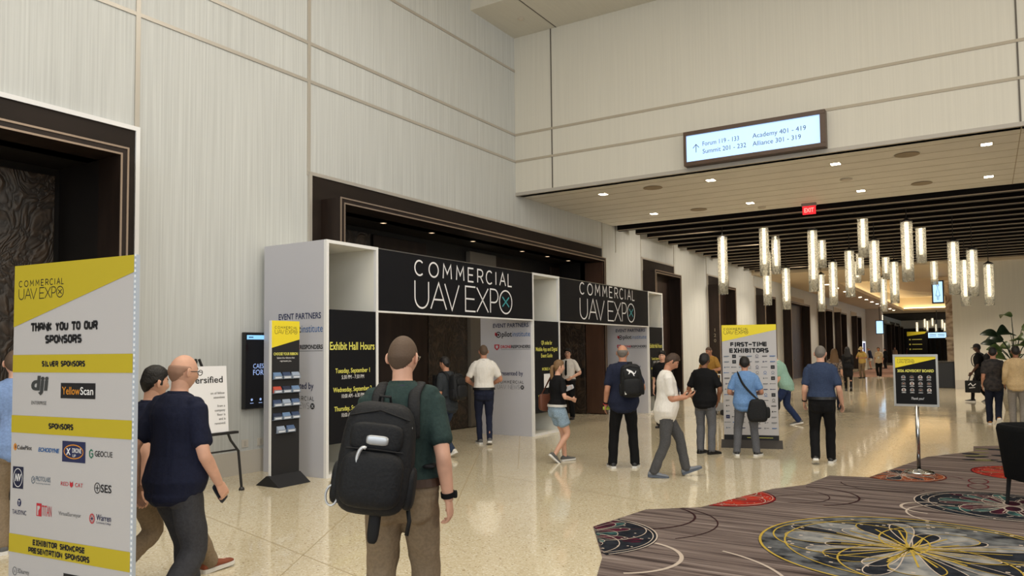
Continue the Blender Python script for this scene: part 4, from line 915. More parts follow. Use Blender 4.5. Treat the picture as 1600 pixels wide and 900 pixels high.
# ================================================================== far signs, screens, bin
def litsign(name, x, y, z0, z1, w_, label, zc=None, cat='sign', mount='hang', icon=None, text=None):
    t = empty(name, (x, y, z0)); tag(t, label, cat)
    a = MB(); a.box(-w_/2-.06, w_/2+.06, 0, .2, -.06, z1-z0+.06, BLACK_METAL); a.build('case', t)
    a = MB(); a.box(-w_/2, w_/2, -.01, 0, 0, z1-z0, M('lit panel glow', (176, 218, 255), emit=1.25)); f_ = a.build('lit_panel', t)
    d = Dec((0, -.01, 0), (1, 0, 0), (0, 0, 1), (0, -1, 0), .004); ik = M('sign grey ink')
    if icon: d.stroke([(-.0, .74), (-.09, .3), (-.03, .3), (-.03, .12), (.03, .12), (.03, .3), (.09, .3)], .018, ik, 1, True); d.ring(0, .81, .05, .018, ik)
    if text:
        for i in range(2): d.rect(-w_*.42, -w_*.05, (z1-z0)*(.60-.3*i), (z1-z0)*(.70-.3*i), ik); d.rect(w_*.03, w_*.42, (z1-z0)*(.60-.3*i), (z1-z0)*(.70-.3*i), ik)
    if icon or text: d.build('lettering', f_)
    if zc:
        a = MB(); a.tube([(0, .1, z1-z0+.05), (0, .1, zc-z0)], .035, BLACK_METAL, 8); a.build('hanger', t)
litsign('restroom_sign', -1.85, 41.0, 3.77, 4.74, .39, 'hanging lit sign with a figure icon beside the marble pier', 5.02, icon=True)
litsign('hanging_sign', -7.45, 69.5, 2.8, 3.83, .5, 'small blank lit sign on a long rod over the far concourse', 5.0)
litsign('directory_sign', -3.8, 80, 2.46, 2.94, 1.45, 'wide blue lit directory sign above the far carpet', 5.02, text=True)
for nm, y, lb in (('wall_display', 70.2, 'tall white edged wall display left of the grey pier'), ('wall_display', 83.2, 'tall white edged wall display right of the grey pier')):
    t = empty(nm, (WX, y, 1.0)); tag(t, lb, 'screen')
    a = MB(); a.box(0, .10, -.95, .95, 0, 1.15, M('white display edge', (230, 236, 250), emit=1.0)); a.build('case', t)
    a = MB(); a.box(.10, .11, -.6, .6, .12, 1.03, M('display blue', (60, 70, 120), emit=.4)); a.build('display', t)
a = MB(); a.box(-.33, .33, -.3, .3, 0, 1.02, BLACK_METAL); a.box(-.34, .34, -.31, .31, 1.02, 1.06, M('bin top', (50, 48, 46), .5)); tag(a.build('waste_bin', loc=(-1.42, 35.3, 0), bevel=.02), 'dark square waste bin at the foot of the marble pier', 'bin')
fb2 = empty('directory_board', (-6.0, 88, 0)); tag(fb2, 'far black board with a yellow top stripe in front of the end wall', 'sign board')
a = MB(); a.box(-.9, .9, -.05, .05, 0.1, 3.2, M('black poster')); q_ = a.build('panel', fb2)
d = Dec((-.9, -.05, 0), (1, 0, 0), (0, 0, 1), (0, -1, 0), .004); d.poly([(0, 2.75), (1.6, 2.98), (1.8, 3.2), (0, 3.2)], M('bright yellow print'), 0)
for i in range(3): d.disc(.25, 2.4-.5*i, .08, LEMON, 0); d.rect(.45, 1.35, 2.37-.5*i, 2.44-.5*i, LEMON, 0)
d.build('lettering', q_)
a = MB(); a.box(-.95, .95, -.3, .3, 0, .1, BLACK_METAL); a.build('base', fb2)
# small lit lantern seen through the arch
ls = empty('lantern_sign', (-9.70, 10.02, 1.86)); tag(ls, 'small warm lit sign on the dark door recess behind the arch', 'lamp')
a = MB(); a.box(0, .08, -.11, .11, 0, .14, M('warm lit face', (255, 214, 140), emit=4)); a.build('lit_face', ls)
a = MB(); a.box(0, .09, -.13, .13, .14, .24, BLACK_METAL); a.box(.09, .095, -.03, .03, .17, .21, M('blue indicator', (60, 170, 255), emit=3)); a.build('housing', ls)
for i, y in enumerate((10.2, 11.6, 13.0, 15.0, 16.2, 17.3)):
    downlight(-9.1, y, 3.999, 'tiny downlight in the dark recess over the arch doors, %s from the left' % ORD[i], 'downlights inside the wide door recess', 22, .05, True, M('dim lens', (255, 220, 180), emit=1.2))
downlight(-9.15, 3.65, 3.999, 'tiny downlight in the dark recess behind the sponsor board', None, 16, .05, True, M('dim lens', (255, 220, 180), emit=1.2))
a = MB(); a.box(0, .12, -.12, .12, 0, 1.05, BLACK_METAL); a.box(.12, .125, -.09, .09, .78, .98, M('screen blue bar')); 
tag(a.build('info_screen', loc=(WX+.03, 18.45, 1.25)), 'slim dark screen with a blue top mounted beside the right arch tower', 'screen')

# ================================================================== people
def skin_mat(name, c): return M('skin '+name, c, .5, spec=.35, var=.06, scale=14)
SK = {'fair': skin_mat('fair', (214, 166, 142)), 'tan': skin_mat('tan', (186, 134, 108)), 'brown': skin_mat('brown', (136, 92, 68)), 'dark': skin_mat('dark', (84, 56, 44))}
LIP = M('lips', (168, 96, 88), .5); EYEW = M('eye white', (226, 222, 214), .3); EYED = M('iris', (40, 28, 22), .2)
HAIR = {'black': M('black hair', (22, 18, 17), .5, bump=.5, scale=90), 'brown': M('brown hair', (62, 44, 32), .55, bump=.5, scale=90), 'grey': M('grey hair', (112, 106, 100), .6, bump=.5, scale=90), 'stubble': M('stubble hair', (92, 74, 60), .7, bump=.3, scale=120), 'pale': M('pale stubble', (158, 122, 102), .7), 'blond': M('dark blond hair', (116, 88, 58), .55, bump=.5, scale=90)}

def tubeloft(rings, n=16):
    """rings: (centre, U, V) -> closed mesh with rounded ends"""
    vs = []; fs = []
    c0, u0, v0 = rings[0]; c1, u1, v1 = rings[-1]
    d0 = (rings[0][0]-rings[1][0]).normalized(); d1 = (rings[-1][0]-rings[-2][0]).normalized()
    r0 = min(u0.length, v0.length); r1 = min(u1.length, v1.length)
    R = [(c0+d0*r0*.42, u0*.6, v0*.6), (c0+d0*r0*.2, u0*.88, v0*.88)]+list(rings)+[(c1+d1*r1*.2, u1*.88, v1*.88), (c1+d1*r1*.42, u1*.6, v1*.6)]
    for c, u, v in R:
        for k in range(n):
            a = 2*math.pi*k/n; vs.append(c+u*math.cos(a)+v*math.sin(a))
    m_ = len(R)
    for i in range(m_-1):
        for k in range(n): fs.append((i*n+k, i*n+(k+1) % n, (i+1)*n+(k+1) % n, (i+1)*n+k))
    fs.append(tuple(range(n))[::-1]); fs.append(tuple((m_-1)*n+k for k in range(n)))
    return vs, fs
def limb(pts, rad, n=14, flat=1.0, ref=V((1, 0, 0)), sub=4):
    pts = [V(p) for p in pts]; P = []; Rr = []
    N = len(pts)
    for i in range(N-1):
        p0, p1, p2, p3 = pts[max(i-1, 0)], pts[i], pts[i+1], pts[min(i+2, N-1)]
        for j in range(sub):
            t = j/sub
            P.append(.5*((2*p1)+(p2-p0)*t+(2*p0-5*p1+4*p2-p3)*t*t+(3*p1-p0-3*p2+p3)*t**3)); Rr.append(rad[i]+(rad[i+1]-rad[i])*t)
    P.append(pts[-1]); Rr.append(rad[-1]); rings = []
    for i, p in enumerate(P):
        d = (P[min(i+1, len(P)-1)]-P[max(i-1, 0)]).normalized(); u = ref-d*ref.dot(d)
        if u.length < .05: u = V((0, 1, 0))-d*d.y
        u.normalize(); v = d.cross(u); rings.append((p, u*Rr[i], v*Rr[i]*flat))
    return tubeloft(rings, n)
def remesh(parts, voxel, smooth=3):
    vs = []; fs = []
    for a, b in parts:
        k = len(vs); vs += [tuple(p) for p in a]; fs += [[q+k for q in f] for f in b]
    me = bpy.data.meshes.new('tmp'); me.from_pydata(vs, [], fs)
    bm = bmesh.new(); bm.from_mesh(me); bmesh.ops.recalc_face_normals(bm, faces=bm.faces); bm.to_mesh(me); bm.free()
    o = bpy.data.objects.new('tmp', me); COL.objects.link(o)
    r = o.modifiers.new('r', 'REMESH'); r.mode = 'VOXEL'; r.voxel_size = voxel
    if smooth: s_ = o.modifiers.new('s', 'SMOOTH'); s_.iterations = smooth; s_.factor = .5
    bpy.context.view_layer.update()
    e = o.evaluated_get(bpy.context.evaluated_depsgraph_get()); m2 = e.to_mesh()
    out = ([v.co.copy() for v in m2.vertices], [tuple(p.vertices) for p in m2.polygons], [v.normal.copy() for v in m2.vertices])
    e.to_mesh_clear(); bpy.data.objects.remove(o); bpy.data.meshes.remove(me)
    return out
def wrinkle(res, amp, sc_=9.0, seed=0.0):
    vs, fs, ns = res; off = V((seed*3.1, seed*1.7, seed))
    return [v+n*(amp*(noise.noise((v+off)*sc_)+.6*noise.noise(V((v.x*26, v.y*26, v.z*9))+off))) for v, n in zip(vs, ns)], fs
def ik(a, t, l1, l2, hint):
    d = t-a; L_ = min(d.length, (l1+l2)*.9995); d.normalize()
    x = (l1*l1-l2*l2+L_*L_)/(2*L_); h = math.sqrt(max(0, l1*l1-x*x))
    p = hint-d*hint.dot(d)
    if p.length < 1e-4: p = V((0, 1, 0))
    return a+d*x+p.normalized()*h, a+d*L_
def smooth01(x): x = max(0, min(1, x)); return x*x*(3-2*x)
def hand_parts(side, M4, curl=.35, spread=.0):
    """side +1 right hand: thumb on +x.  local Y along fingers, Z out of palm"""
    parts = []
    def T(p): return M4 @ V(p)
    pal = [((0, -.012, 0), .026, .019), ((0, .02, 0), .034, .017), ((0, .055, .0), .040, .015), ((0, .088, .0), .040, .012)]
    X = (M4.to_3x3() @ V((1, 0, 0))); Z = (M4.to_3x3() @ V((0, 0, 1)))
    parts.append(tubeloft([(T(c), X*a, Z*b) for c, a, b in pal], 14))
    for k, (x, L_) in enumerate(((.030, .072), (.010, .080), (-.010, .075), (-.029, .060))):
        x *= side; p = V((x, .084, 0)); ang = curl*math.radians(30)*(1+.12*k); pts = [V((x*.9, .055, 0)), p]; seg = (L_*.45, L_*.32, L_*.27); sp = (x*3.0)*.12+spread*x*6
        for q, s_ in enumerate(seg):
            d = V((math.sin(sp)*math.cos(ang), math.cos(ang)*math.cos(sp), math.sin(ang))); p = p+d*s_; pts.append(p.copy()); ang += curl*math.radians((62, 48, 20)[q])
        parts.append(limb([T(q) for q in pts], [.0095, .0095, .009, .0082, .007], 8, 1, X, 2))
    pts = [V((side*.018, .012, .006)), V((side*.040, .038, .010+.012*curl)), V((side*.052, .066, .016+.022*curl)), V((side*.052-side*.012*curl, .092, .020+.030*curl))]
    parts.append(limb([T(q) for q in pts], [.014, .0125, .0105, .008], 8, 1, X, 2))
    return parts

HZ = [(0, .068), (50, .050), (72, .030), (82, -.022), (96, -.020), (105, .012), (118, -.030), (150, -.068), (180, -.078)]
def hairline(th):
    a = abs(math.degrees(th))
    for (a0, z0), (a1, z1) in zip(HZ, HZ[1:]):
        if a <= a1: return z0+(z1-z0)*(a-a0)/(a1-a0)
    return HZ[-1][1]
NLA, NLO = 44, 60
def head_grid():
    out = []
    for i in range(NLA+1):
        ph = -math.pi/2+math.pi*i/NLA
        for k in range(NLO):
            u = -math.pi+2*math.pi*k/NLO; th = u-.5*math.sin(u)
            x, y, z = math.sin(th)*math.cos(ph), math.cos(th)*math.cos(ph), math.sin(ph)
            X, Y, Z = x*.077, y*.097, z*.118
            if z < 0:
                t = -z; X *= 1-.30*t**1.3
                if y < 0: Y *= 1-.40*t
                else: Y *= 1-.06*t
            if y > 0:
                Y *= .97; fx = math.exp(-(X/.013)**2)
                Y += .019*fx*math.exp(-((Z+.022)/.020)**2)*min(1, y*1.3)+.008*fx*math.exp(-((Z-.002)/.018)**2)
                Y -= .009*math.exp(-((abs(X)-.031)/.017)**2-((Z-.010)/.013)**2)
                Y += .004*math.exp(-((Z-.034)/.011)**2)*(1 if abs(X) < .05 else 0)
                Y += .005*math.exp(-(X/.024)**2-((Z+.062)/.009)**2)+.009*math.exp(-(X/.024)**2-((Z+.1)/.02)**2)
                X *= 1+.05*math.exp(-((Z+.02)/.03)**2)
            out.append((V((X, Y, Z)), V((x, y, z)), th))
    fs = [(i*NLO+k, i*NLO+(k+1) % NLO, (i+1)*NLO+(k+1) % NLO, (i+1)*NLO+k) for i in range(NLA) for k in range(NLO)]
    return out, fs
HG, HF = head_grid()
def head_into(mb, M4, skin, brow):
    vs = [M4 @ p for p, n_, t in HG]; base = len(mb.v)
    groups = {}
    for f in HF:
        c = sum((HG[q][0] for q in f), V((0, 0, 0)))/4; mt = skin
        if c.y > .05:
            ex, ez = abs(c.x)-.031, c.z-.011
            if (ex/.0135)**2+(ez/.0062)**2 < 1: mt = EYED if (ex/.0062)**2+(ez/.008)**2 < 1 else EYEW
            elif .013 < abs(c.x) < .05 and abs(c.z-.035+abs(ex)*.12) < .0045: mt = brow
            elif (c.x/.026)**2+((c.z+.064)/.0085)**2 < 1: mt = LIP
        groups.setdefault(mt, []).append(f)
    mb.v += [tuple(p) for p in vs]
    for mt, L_ in groups.items():
        i = mb.slot(mt)
        for f in L_: mb.f.append([q+base for q in f]); mb.m.append(i)
    for s_ in (-1, 1):
        def ef(q, s_=s_):
            return V((q.x+.012*max(0, -q.y/.02)*s_, q.y, q.z+.1*q.y))
        mb.sup((s_*.078, -.008, .0), (.009, .019, .031), skin, 2.3, 12, 8, M4, ef)
def hair_mesh(M4, mt, style, seed=0):
    mb = MB(); vs = []
    for p, n_, th in HG:
        zb = hairline(th); a = abs(math.degrees(th))
        up = smooth01((p.z-.03)/.07)
        if style == 'fringe': m_ = smooth01((p.z-zb)/.012)*smooth01((a-78)/12)*smooth01((.050-p.z)/.02); t = .006
        elif style == 'buzz': m_ = smooth01((p.z-zb)/.012); t = .0045+.002*up
        elif style == 'bob':
            zb2 = zb if a < 70 else -.16; m_ = smooth01((p.z-zb2)/.014); t = .020+.006*up
        elif style == 'thick': m_ = smooth01((p.z-zb+.008)/.014); t = .017+.014*up
        elif style == 'cap': m_ = smooth01((p.z-.022)/.01); t = .016+.012*up
        elif style == 'hijab': m_ = smooth01((p.z-.03)/.014) if a < 55 else 1; t = .022
        else: m_ = smooth01((p.z-zb)/.012); t = .0085+.014*up
        d = n_.copy(); nz = .003*noise.noise(p*45+V((seed, 0, 0))) if style not in ('cap', 'buzz') else 0
        vs.append(M4 @ (p+d*(-.006+(t+nz+.006)*m_)))
    mb.add(vs, HF, mt); return mb

def human(label, foot, rel, height, skin='fair', top=None, bottom=None, shoe=None, sole=None, hair=('short', 'brown'), lean=0.0, head=(0, 0), feet=None, arms=None, belly=0.0, wide=1.0, hem='tuck', sleeve='short', legs='regular', shoes=True, collar=None, belt=None, fem=False, vox=.011, lanyard=None, seed=1, curl=(.35, .35), hyaw=None, depth=None, roll=0.0, sitz=None):
    if depth is not None: p0 = at_depth(foot[0], foot[1], depth); loc = V((p0.x, p0.y, 0))
    elif len(foot) == 3: loc = V((foot[0], foot[1], 0))
    else: loc = on_floor(*foot)
    base = math.atan2(-loc.x, loc.y); rz = base+math.radians(rel)
    root = empty('person', loc, rz); tag(root, label, 'person')
    s = height/1.75; S = Matrix.Scale(s, 4)
    LN = math.radians(lean)
    feet = feet or {'L': (-.10, 0, 8, 0), 'R': (.10, 0, -8, 0)}
    hw = .088 if not fem else .092
    # feet: x, y, toe yaw (deg, + = left), pitch (+ heel up), optional lift
    FM = {}
    for k, q in feet.items():
        x, y, yw, pt = q[:4]; lift = q[4] if len(q) > 4 else 0
        R_ = Matrix.Rotation(math.radians(yw), 4, 'Z')
        piv = V((0, .13, 0)) if pt >= 0 else V((0, -.07, 0))
        Pm = Matrix.Translation(piv) @ Matrix.Rotation(math.radians(-pt), 4, 'X') @ Matrix.Translation(-piv)
        FM[k] = Matrix.Translation(V((x, y, lift))) @ R_ @ Pm
    ank = {k: FM[k] @ V((0, 0, .085)) for k in FM}
    hz = .925 if sitz is None else sitz
    for k, sx in (('L', -hw), ('R', hw)):
        a = ank[k]; dxy = math.hypot(a.x-sx, a.y); hz = min(hz, a.z+math.sqrt(max(.05, .8385**2-dxy**2)))
    hip = V((0, 0, hz))
    def sp(t):
        """point at arc length t along the spine above the hips"""
        n = 12; p = hip.copy()
        if t <= 0: return p+V((0, math.sin(LN*.2), math.cos(LN*.2)))*t, LN*.2
        for i in range(n):
            a = LN*(.25+.75*smooth01((t*(i+.5)/n)/.25)); p = p+V((math.sin(math.radians(roll))*.5, math.sin(a), math.cos(a)))*(t/n)
        return p, LN*(.25+.75*smooth01(t/.25))
    def fr(t): p, a = sp(t); return p, V((1, 0, 0)), V((0, math.cos(a), -math.sin(a))), V((0, math.sin(a), math.cos(a)))
    wide = 1+(wide-1)*.6; shw = (.157 if not fem else .140)*wide
    TT = [(-.11, .10, .085, 0), (-.05, .148, .108, -.006), (.02, .168, .118, -.012), (.09, .160, .112, -.006), (.17, .146, .104, 0), (.27, .150, .108, .002), (.37, .170, .118, -.002), (.44, .174, .114, -.008), (.50, .160, .094, -.012), (.54, .122, .074, -.014), (.575, .072, .06, -.012)]
    if fem: TT = [(t, rx*(1.04 if t < .1 else .88), ry*(1.0 if t < .1 else .9)+(.018 if .3 < t < .42 else 0), yo+(.012 if .3 < t < .42 else 0)) for t, rx, ry, yo in TT]
    def trings(g, t0, t1, extra=0):
        R_ = []
        ts = [q for q in TT if t0 < q[0] < t1]
        def at(t):
            for q0, q1 in zip(TT, TT[1:]):
                if q0[0] <= t <= q1[0]:
                    f = (t-q0[0])/(q1[0]-q0[0]); return tuple(q0[i]+(q1[i]-q0[i])*f for i in range(4))
            return (t,)+TT[0 if t < TT[0][0] else -1][1:]
        for t, rx, ry, yo in [at(t0)]+ts+[at(t1)]:
            bl = belly*math.exp(-((t-.16)/.13)**2); c, X, Y, Z = fr(t)
            ex = extra*smooth01((.25-t)/.3)
            R_.append((c+Y*(yo+bl*.55), X*(rx*wide+g+bl*.45+ex), Y*(ry+g+bl*.6+ex)))
        return R_
    c, X, Y, Z = fr(.487); SH = {'L': c-X*shw-Y*.008, 'R': c+X*shw-Y*.008}
    nb, _, nY, nZ = fr(.575)
    # head
    hp, hy = head; ha = LN*.7+math.radians(hp)
    nd = V((0, math.sin(LN*.8+math.radians(hp)*.4), math.cos(LN*.8+math.radians(hp)*.4)))
    hc = nb+nd*.115+V((0, math.sin(ha), math.cos(ha)))*.028+V((0, .018, 0))
    HM = Matrix.Translation(hc) @ Matrix.Rotation(math.radians(hy), 4, 'Z') @ Matrix.Rotation(-ha, 4, 'X')
    # arms: wrist offset from the shoulder, elbow hint, palm normal
    AR = {}
    arms = arms or {}
    for k, sg in (('L', -1), ('R', 1)):
        q = arms.get(k, {}); off = V(q.get('w', (sg*.07, .03, -.525))); hint = V(q.get('e', (sg*.18, -1, -.1)))
        if off.z < -.4: off.x *= .68
        el, wr_ = ik(SH[k], SH[k]+off, .295, .255, hint); fd = (wr_-el).normalized()
        hd_ = V(q['d']).normalized() if 'd' in q else (fd+V((0, .08, 0))).normalized()
        pn_ = V(q.get('p', (-sg, 0.15, 0))); pn_ = (pn_-hd_*pn_.dot(hd_)).normalized(); xx = hd_.cross(pn_)
        MH = Matrix((( xx.x, hd_.x, pn_.x, wr_.x), (xx.y, hd_.y, pn_.y, wr_.y), (xx.z, hd_.z, pn_.z, wr_.z), (0, 0, 0, 1)))
        AR[k] = (el, wr_, MH, 1 if sg > 0 else -1)
    # legs
    LG = {}
    for k, sg in (('L', -1), ('R', 1)):
        h = hip+V((sg*hw, 0, -.01)); kn, an = ik(h, ank[k], .425, .415, V((sg*.12, 1, 0))); LG[k] = (h, kn, ank[k])
    # ---- body
    af = .86 if fem else 1.0
    parts = [tubeloft(trings(0, -.11, .575), 20)]
    parts.append(limb([nb-nZ*.05-nY*.012, nb+nd*.02, nb+nd*.10], [.066*af, .056*af, .054*af], 14))
    for k, sg in (('L', -1), ('R', 1)):
        el, wr_, MH, sd_ = AR[k]; h, kn, an = LG[k]
        a1 = SH[k]+(el-SH[k])*.45; f1 = el+(wr_-el)*.3
        parts.append(limb([nb-nZ*.06+V((sg*.05, 0, 0)), SH[k]+V((0, 0, .012))], [.05*af, .055*af], 12))
        parts.append(limb([SH[k], a1, el, f1, wr_], [.060*af, .050*af, .041*af, .042*af, .028*af], 14))
        k1 = h+(kn-h)*.5; c1 = kn+(an-kn)*.35
        parts.append(limb([h, k1, kn, c1, an, FM[k] @ V((0, .02, .05))], [.088, .074, .054, .052, .036, .036], 14))
        parts.append(limb([FM[k] @ V((0, -.03, .045)), FM[k] @ V((0, .06, .04)), FM[k] @ V((0, .15, .03))], [.03, .034, .026], 10))
    vs, fs, ns = remesh(parts, vox)
    mb = MB(); mb.add(vs, fs, SK[skin])
    hv = .0042
    for i, k in enumerate('LR'):
        el, wr_, MH, sd_ = AR[k]
        v2, f2, n2 = remesh(hand_parts(1 if k == 'R' else -1, MH, curl[i]), hv, 2); mb.add(v2, f2, SK[skin])
    head_into(mb, HM, SK[skin], HAIR[hair[1]] if hair[1] in HAIR else HAIR['brown'])
    body = mb.build('body', root, smooth=True, matrix=S)
    # ---- hair
    st, hcol = hair[:2]
    if st != 'bald':
        hm = HAIR.get(hcol) or HAIR['black']
        if st == 'cap':
            o = hair_mesh(HM, HAIR['black'], 'short', seed).build('hair', root, smooth=True, matrix=S)
            capm = hair[2]; mb = hair_mesh(HM, capm, 'cap'); cap_ = mb.build('cap', root, smooth=True, matrix=S)
            mb = MB(); n = 16; L_ = []
            for i in range(n+1):
                a = math.radians(-62+124*i/n); L_.append((math.sin(a)*.088, .05+math.cos(a)*.05)); 
            vv = [HM @ V((x, y, .040-.0*abs(x))) for x, y in L_]+[HM @ V((x*.95, y+.075*math.cos(x*16), .028-abs(x)*.12)) for x, y in L_]+[HM @ V((x, y, .034)) for x, y in L_]+[HM @ V((x*.95, y+.075*math.cos(x*16), .023-abs(x)*.12)) for x, y in L_]
            m1 = n+1; ff = []
            for i in range(n): ff += [(i, i+1, m1+i+1, m1+i), (2*m1+i, 3*m1+i, 3*m1+i+1, 2*m1+i+1), (m1+i, m1+i+1, 3*m1+i+1, 3*m1+i)]
            mb.add(vv, ff, capm); mb.build('cap_brim', cap_, smooth=True, matrix=S)
        elif st == 'sunhat':
            hair_mesh(HM, HAIR['grey'], 'short', seed).build('hair', root, smooth=True, matrix=S)
            mb = hair_mesh(HM, hair[2], 'cap'); 
            vv = []; n = 24
            for r_, z in ((.08, .04), (.15, .022), (.15, .016), (.08, .03)):
                for i in range(n): a = 2*math.pi*i/n; vv.append(HM @ V((math.sin(a)*r_, math.cos(a)*r_*1.1, z)))
            mb.add(vv, [(j*n+i, j*n+(i+1) % n, ((j+1) % 4)*n+(i+1) % n, ((j+1) % 4)*n+i) for j in range(4) for i in range(n)], hair[2]); mb.build('sun_hat', root, smooth=True, matrix=S)
        elif st in ('ponytail', 'long', 'hijab'):
            mb = hair_mesh(HM, hm, 'hijab' if st == 'hijab' else ('short' if st == 'ponytail' else 'bob'), seed)
            if st == 'ponytail':
                v2, f2 = limb([HM @ V((0, -.085, .02)), HM @ V((0, -.125, .0)), HM @ V((0.0, -.13, -.09)), HM @ V((.0, -.115, -.20)), HM @ V((0, -.10, -.27))], [.022, .03, .032, .026, .010], 12); mb.add(v2, f2, hm)
            else:
                L_ = -.40 if st == 'long' else -.50
                v2, f2 = tubeloft([(HM @ V((0, -.03, .07)), X*.075, Y*.075), (HM @ V((0, -.045, -.03)), X*.098, Y*.08), (HM @ V((0, -.06, -.13)), X*.115, Y*.075), (HM @ V((0, -.085, -.25)), X*.135, Y*.07), (HM @ V((0, -.09, L_)), X*.12, Y*.045)], 20); mb.add(v2, f2, hm)
            mb.build('headscarf' if st == 'hijab' else 'hair', root, smooth=True, matrix=S)
        else: hair_mesh(HM, hm, st, seed).build('hair', root, smooth=True, matrix=S)
    # ---- trousers
    t_top = .10
    g = .014; tp = [tubeloft(trings(g, -.11, t_top), 22)]
    lr = {'regular': (.102, .090, .074, .070, .066), 'slim': (.098, .082, .062, .055, .048), 'loose': (.108, .098, .084, .080, .076), 'shorts': (.104, .106, .110), 'jeans': (.101, .086, .068, .066, .064)}[legs]
    for k, sg in (('L', -1), ('R', 1)):
        h, kn, an = LG[k]; k1 = h+(kn-h)*.5
        tp.append(limb([hip+V((sg*.075, -.045, -.02)), hip+V((sg*.08, -.03, -.11))], [.092, .085], 12))
        if legs == 'shorts': tp.append(limb([h, k1, h+(kn-h)*.58], lr, 16))
        else:
            dn = FM[k].to_3x3() @ V((0, 0, 1)); e_ = an-(an-kn).normalized()*.0-dn*.02
            tp.append(limb([h, k1, kn, kn+(an-kn)*.45, e_], lr, 16))
    nm = 'shorts' if legs == 'shorts' else 'trousers'
    v2, f2 = wrinkle(remesh(tp, vox*.95), .0075, 9, seed)
    mb = MB(); mb.add(v2, f2, bottom); mb.build(nm, root, smooth=True, matrix=S)
    # ---- shirt
    t0 = {'tuck': .075, 'out': -.07, 'long': -.105, 'coat': -.30}[hem]
    R_ = trings(.024, max(t0, -.109), .552, .024 if hem != 'tuck' else .006)
    if t0 < -.11: c0, u0, v0 = R_[0]; c1 = sp(t0)[0]; R_ = [(c1, u0.normalized()*(.185*wide), v0.normalized()*.145)]+[(c0+V((0, 0, .03)), u0.normalized()*(.185*wide), v0.normalized()*.14)]+R_[2:]
    elif t0 < 0: c0, u0, v0 = R_[0]; R_[0] = (c0-Y*.012, u0*1.02, v0*1.06)
    pr = [tubeloft(R_, 24)]
    for k, sg in (('L', -1), ('R', 1)):
        el, wr_, MH, sd_ = AR[k]
        pr.append(limb([nb-nZ*.055+V((sg*.05, 0, 0)), SH[k]+V((0, 0, .012))], [.062*af, .066*af], 14))
        if sleeve == 'short': e1 = SH[k]+(el-SH[k])*.78; pr.append(limb([SH[k], SH[k]+(el-SH[k])*.4, e1], [.069*af, .066*af, .063*af], 16))
        elif sleeve == 'long': pr.append(limb([SH[k], SH[k]+(el-SH[k])*.5, el, el+(wr_-el)*.5, wr_-(wr_-el)*.04], [.077*af, .068*af, .058*af, .051*af, .043*af], 16))
    v2, f2 = wrinkle(remesh(pr, vox*.95), .0095, 7, seed+5)
    mb = MB(); mb.add(v2, f2, top); sho = mb.build('coat' if hem == 'coat' else 'shirt', root, smooth=True, matrix=S)
    if collar:
        mb = MB(); n = 24; vv = []
        for r_, z in ((.074, -.035), (.066, .022), (.060, .020), (.062, -.03)):
            for i in range(n):
                a = 2*math.pi*i/n; dip = -.022*max(0, math.cos(a)); vv.append(nb+X*(math.sin(a)*r_*1.06*af)+nY*(math.cos(a)*r_-.006)+nZ*(z+dip))
        mb.add(vv, [(j*n+i, j*n+(i+1) % n, ((j+1) % 4)*n+(i+1) % n, ((j+1) % 4)*n+i) for j in range(4) for i in range(n)], collar); mb.build('collar', sho, smooth=True, matrix=S)
    if lanyard:
        mb = MB(); n = 26; P_ = []
        for i in range(n+1):
            a = math.radians(40+280*i/n); P_.append(nb+X*(math.sin(a)*.079)+nY*(math.cos(a)*.078-.006)+nZ*(-.006-.020*max(0, math.cos(a))))
        f0, _, fY, fZ = fr(.30); a_ = f0+fY*(.145+belly*.8); P2 = [a_+X*(.03), P_[0]]; 
        mb.tube([P_[0]+nY*.01]+P_, .006, lanyard, 6); mb.tube([P_[-1], a_+X*.012, a_+X*-.012, P_[0]], .005, lanyard, 6)
        mb.add([a_+X*-.045+fZ*-.0, a_+X*.045, a_+X*.045-fZ*.12+fY*.008, a_-X*.045-fZ*.12+fY*.008, a_-X*.045+fY*.006, a_+X*.045+fY*.006, a_+X*.045-fZ*.12+fY*.014, a_-X*.045-fZ*.12+fY*.014], [(0, 1, 2, 3), (4, 7, 6, 5), (0, 4, 5, 1), (2, 6, 7, 3), (1, 5, 6, 2), (0, 3, 7, 4)], M('badge card', (226, 226, 226), .4))
        mb.build('lanyard', root, matrix=S)
    if belt:
        mb = MB(); n = 36; vv = []; B = trings(.030, .045, .085, .008)
        for (cc_, u, v), k in ((B[0], 1), (B[-1], 1), (B[-1], .93), (B[0], .93)):
            for i in range(n): a = 2*math.pi*i/n; vv.append(cc_+u*math.cos(a)*k+v*math.sin(a)*k)
        mb.add(vv, [(j*n+i, j*n+(i+1) % n, ((j+1) % 4)*n+(i+1) % n, ((j+1) % 4)*n+i) for j in range(4) for i in range(n)], belt); mb.build('belt', root, matrix=S)
    # ---- shoes
    for k in 'LR':
        pr_ = [(-.078, .022, .052), (-.07, .033, .075), (-.045, .039, .092), (-.01, .040, .100), (.03, .041, .092), (.075, .044, .074), (.12, .048, .060), (.165, .046, .052), (.195, .036, .044), (.212, .018, .034)]
        mb = MB(); n = 14; vv = []
        for y, hw_, zt in pr_:
            for i in range(n):
                a = 2*math.pi*i/n; x = hw_*math.copysign(abs(math.cos(a))**.75, math.cos(a)); z = .018+(zt-.018)*(.5+.5*math.sin(a)); x *= 1-.30*max(0, math.sin(a))**2; vv.append(FM[k] @ V((x, y, z)))
        m_ = len(pr_); ff = [(j*n+i, j*n+(i+1) % n, (j+1)*n+(i+1) % n, (j+1)*n+i) for j in range(m_-1) for i in range(n)]+[tuple(range(n))[::-1], tuple((m_-1)*n+i for i in range(n))]
        mb.add(vv, ff, shoe); so = mb.build('shoe', root, smooth=True, matrix=S)
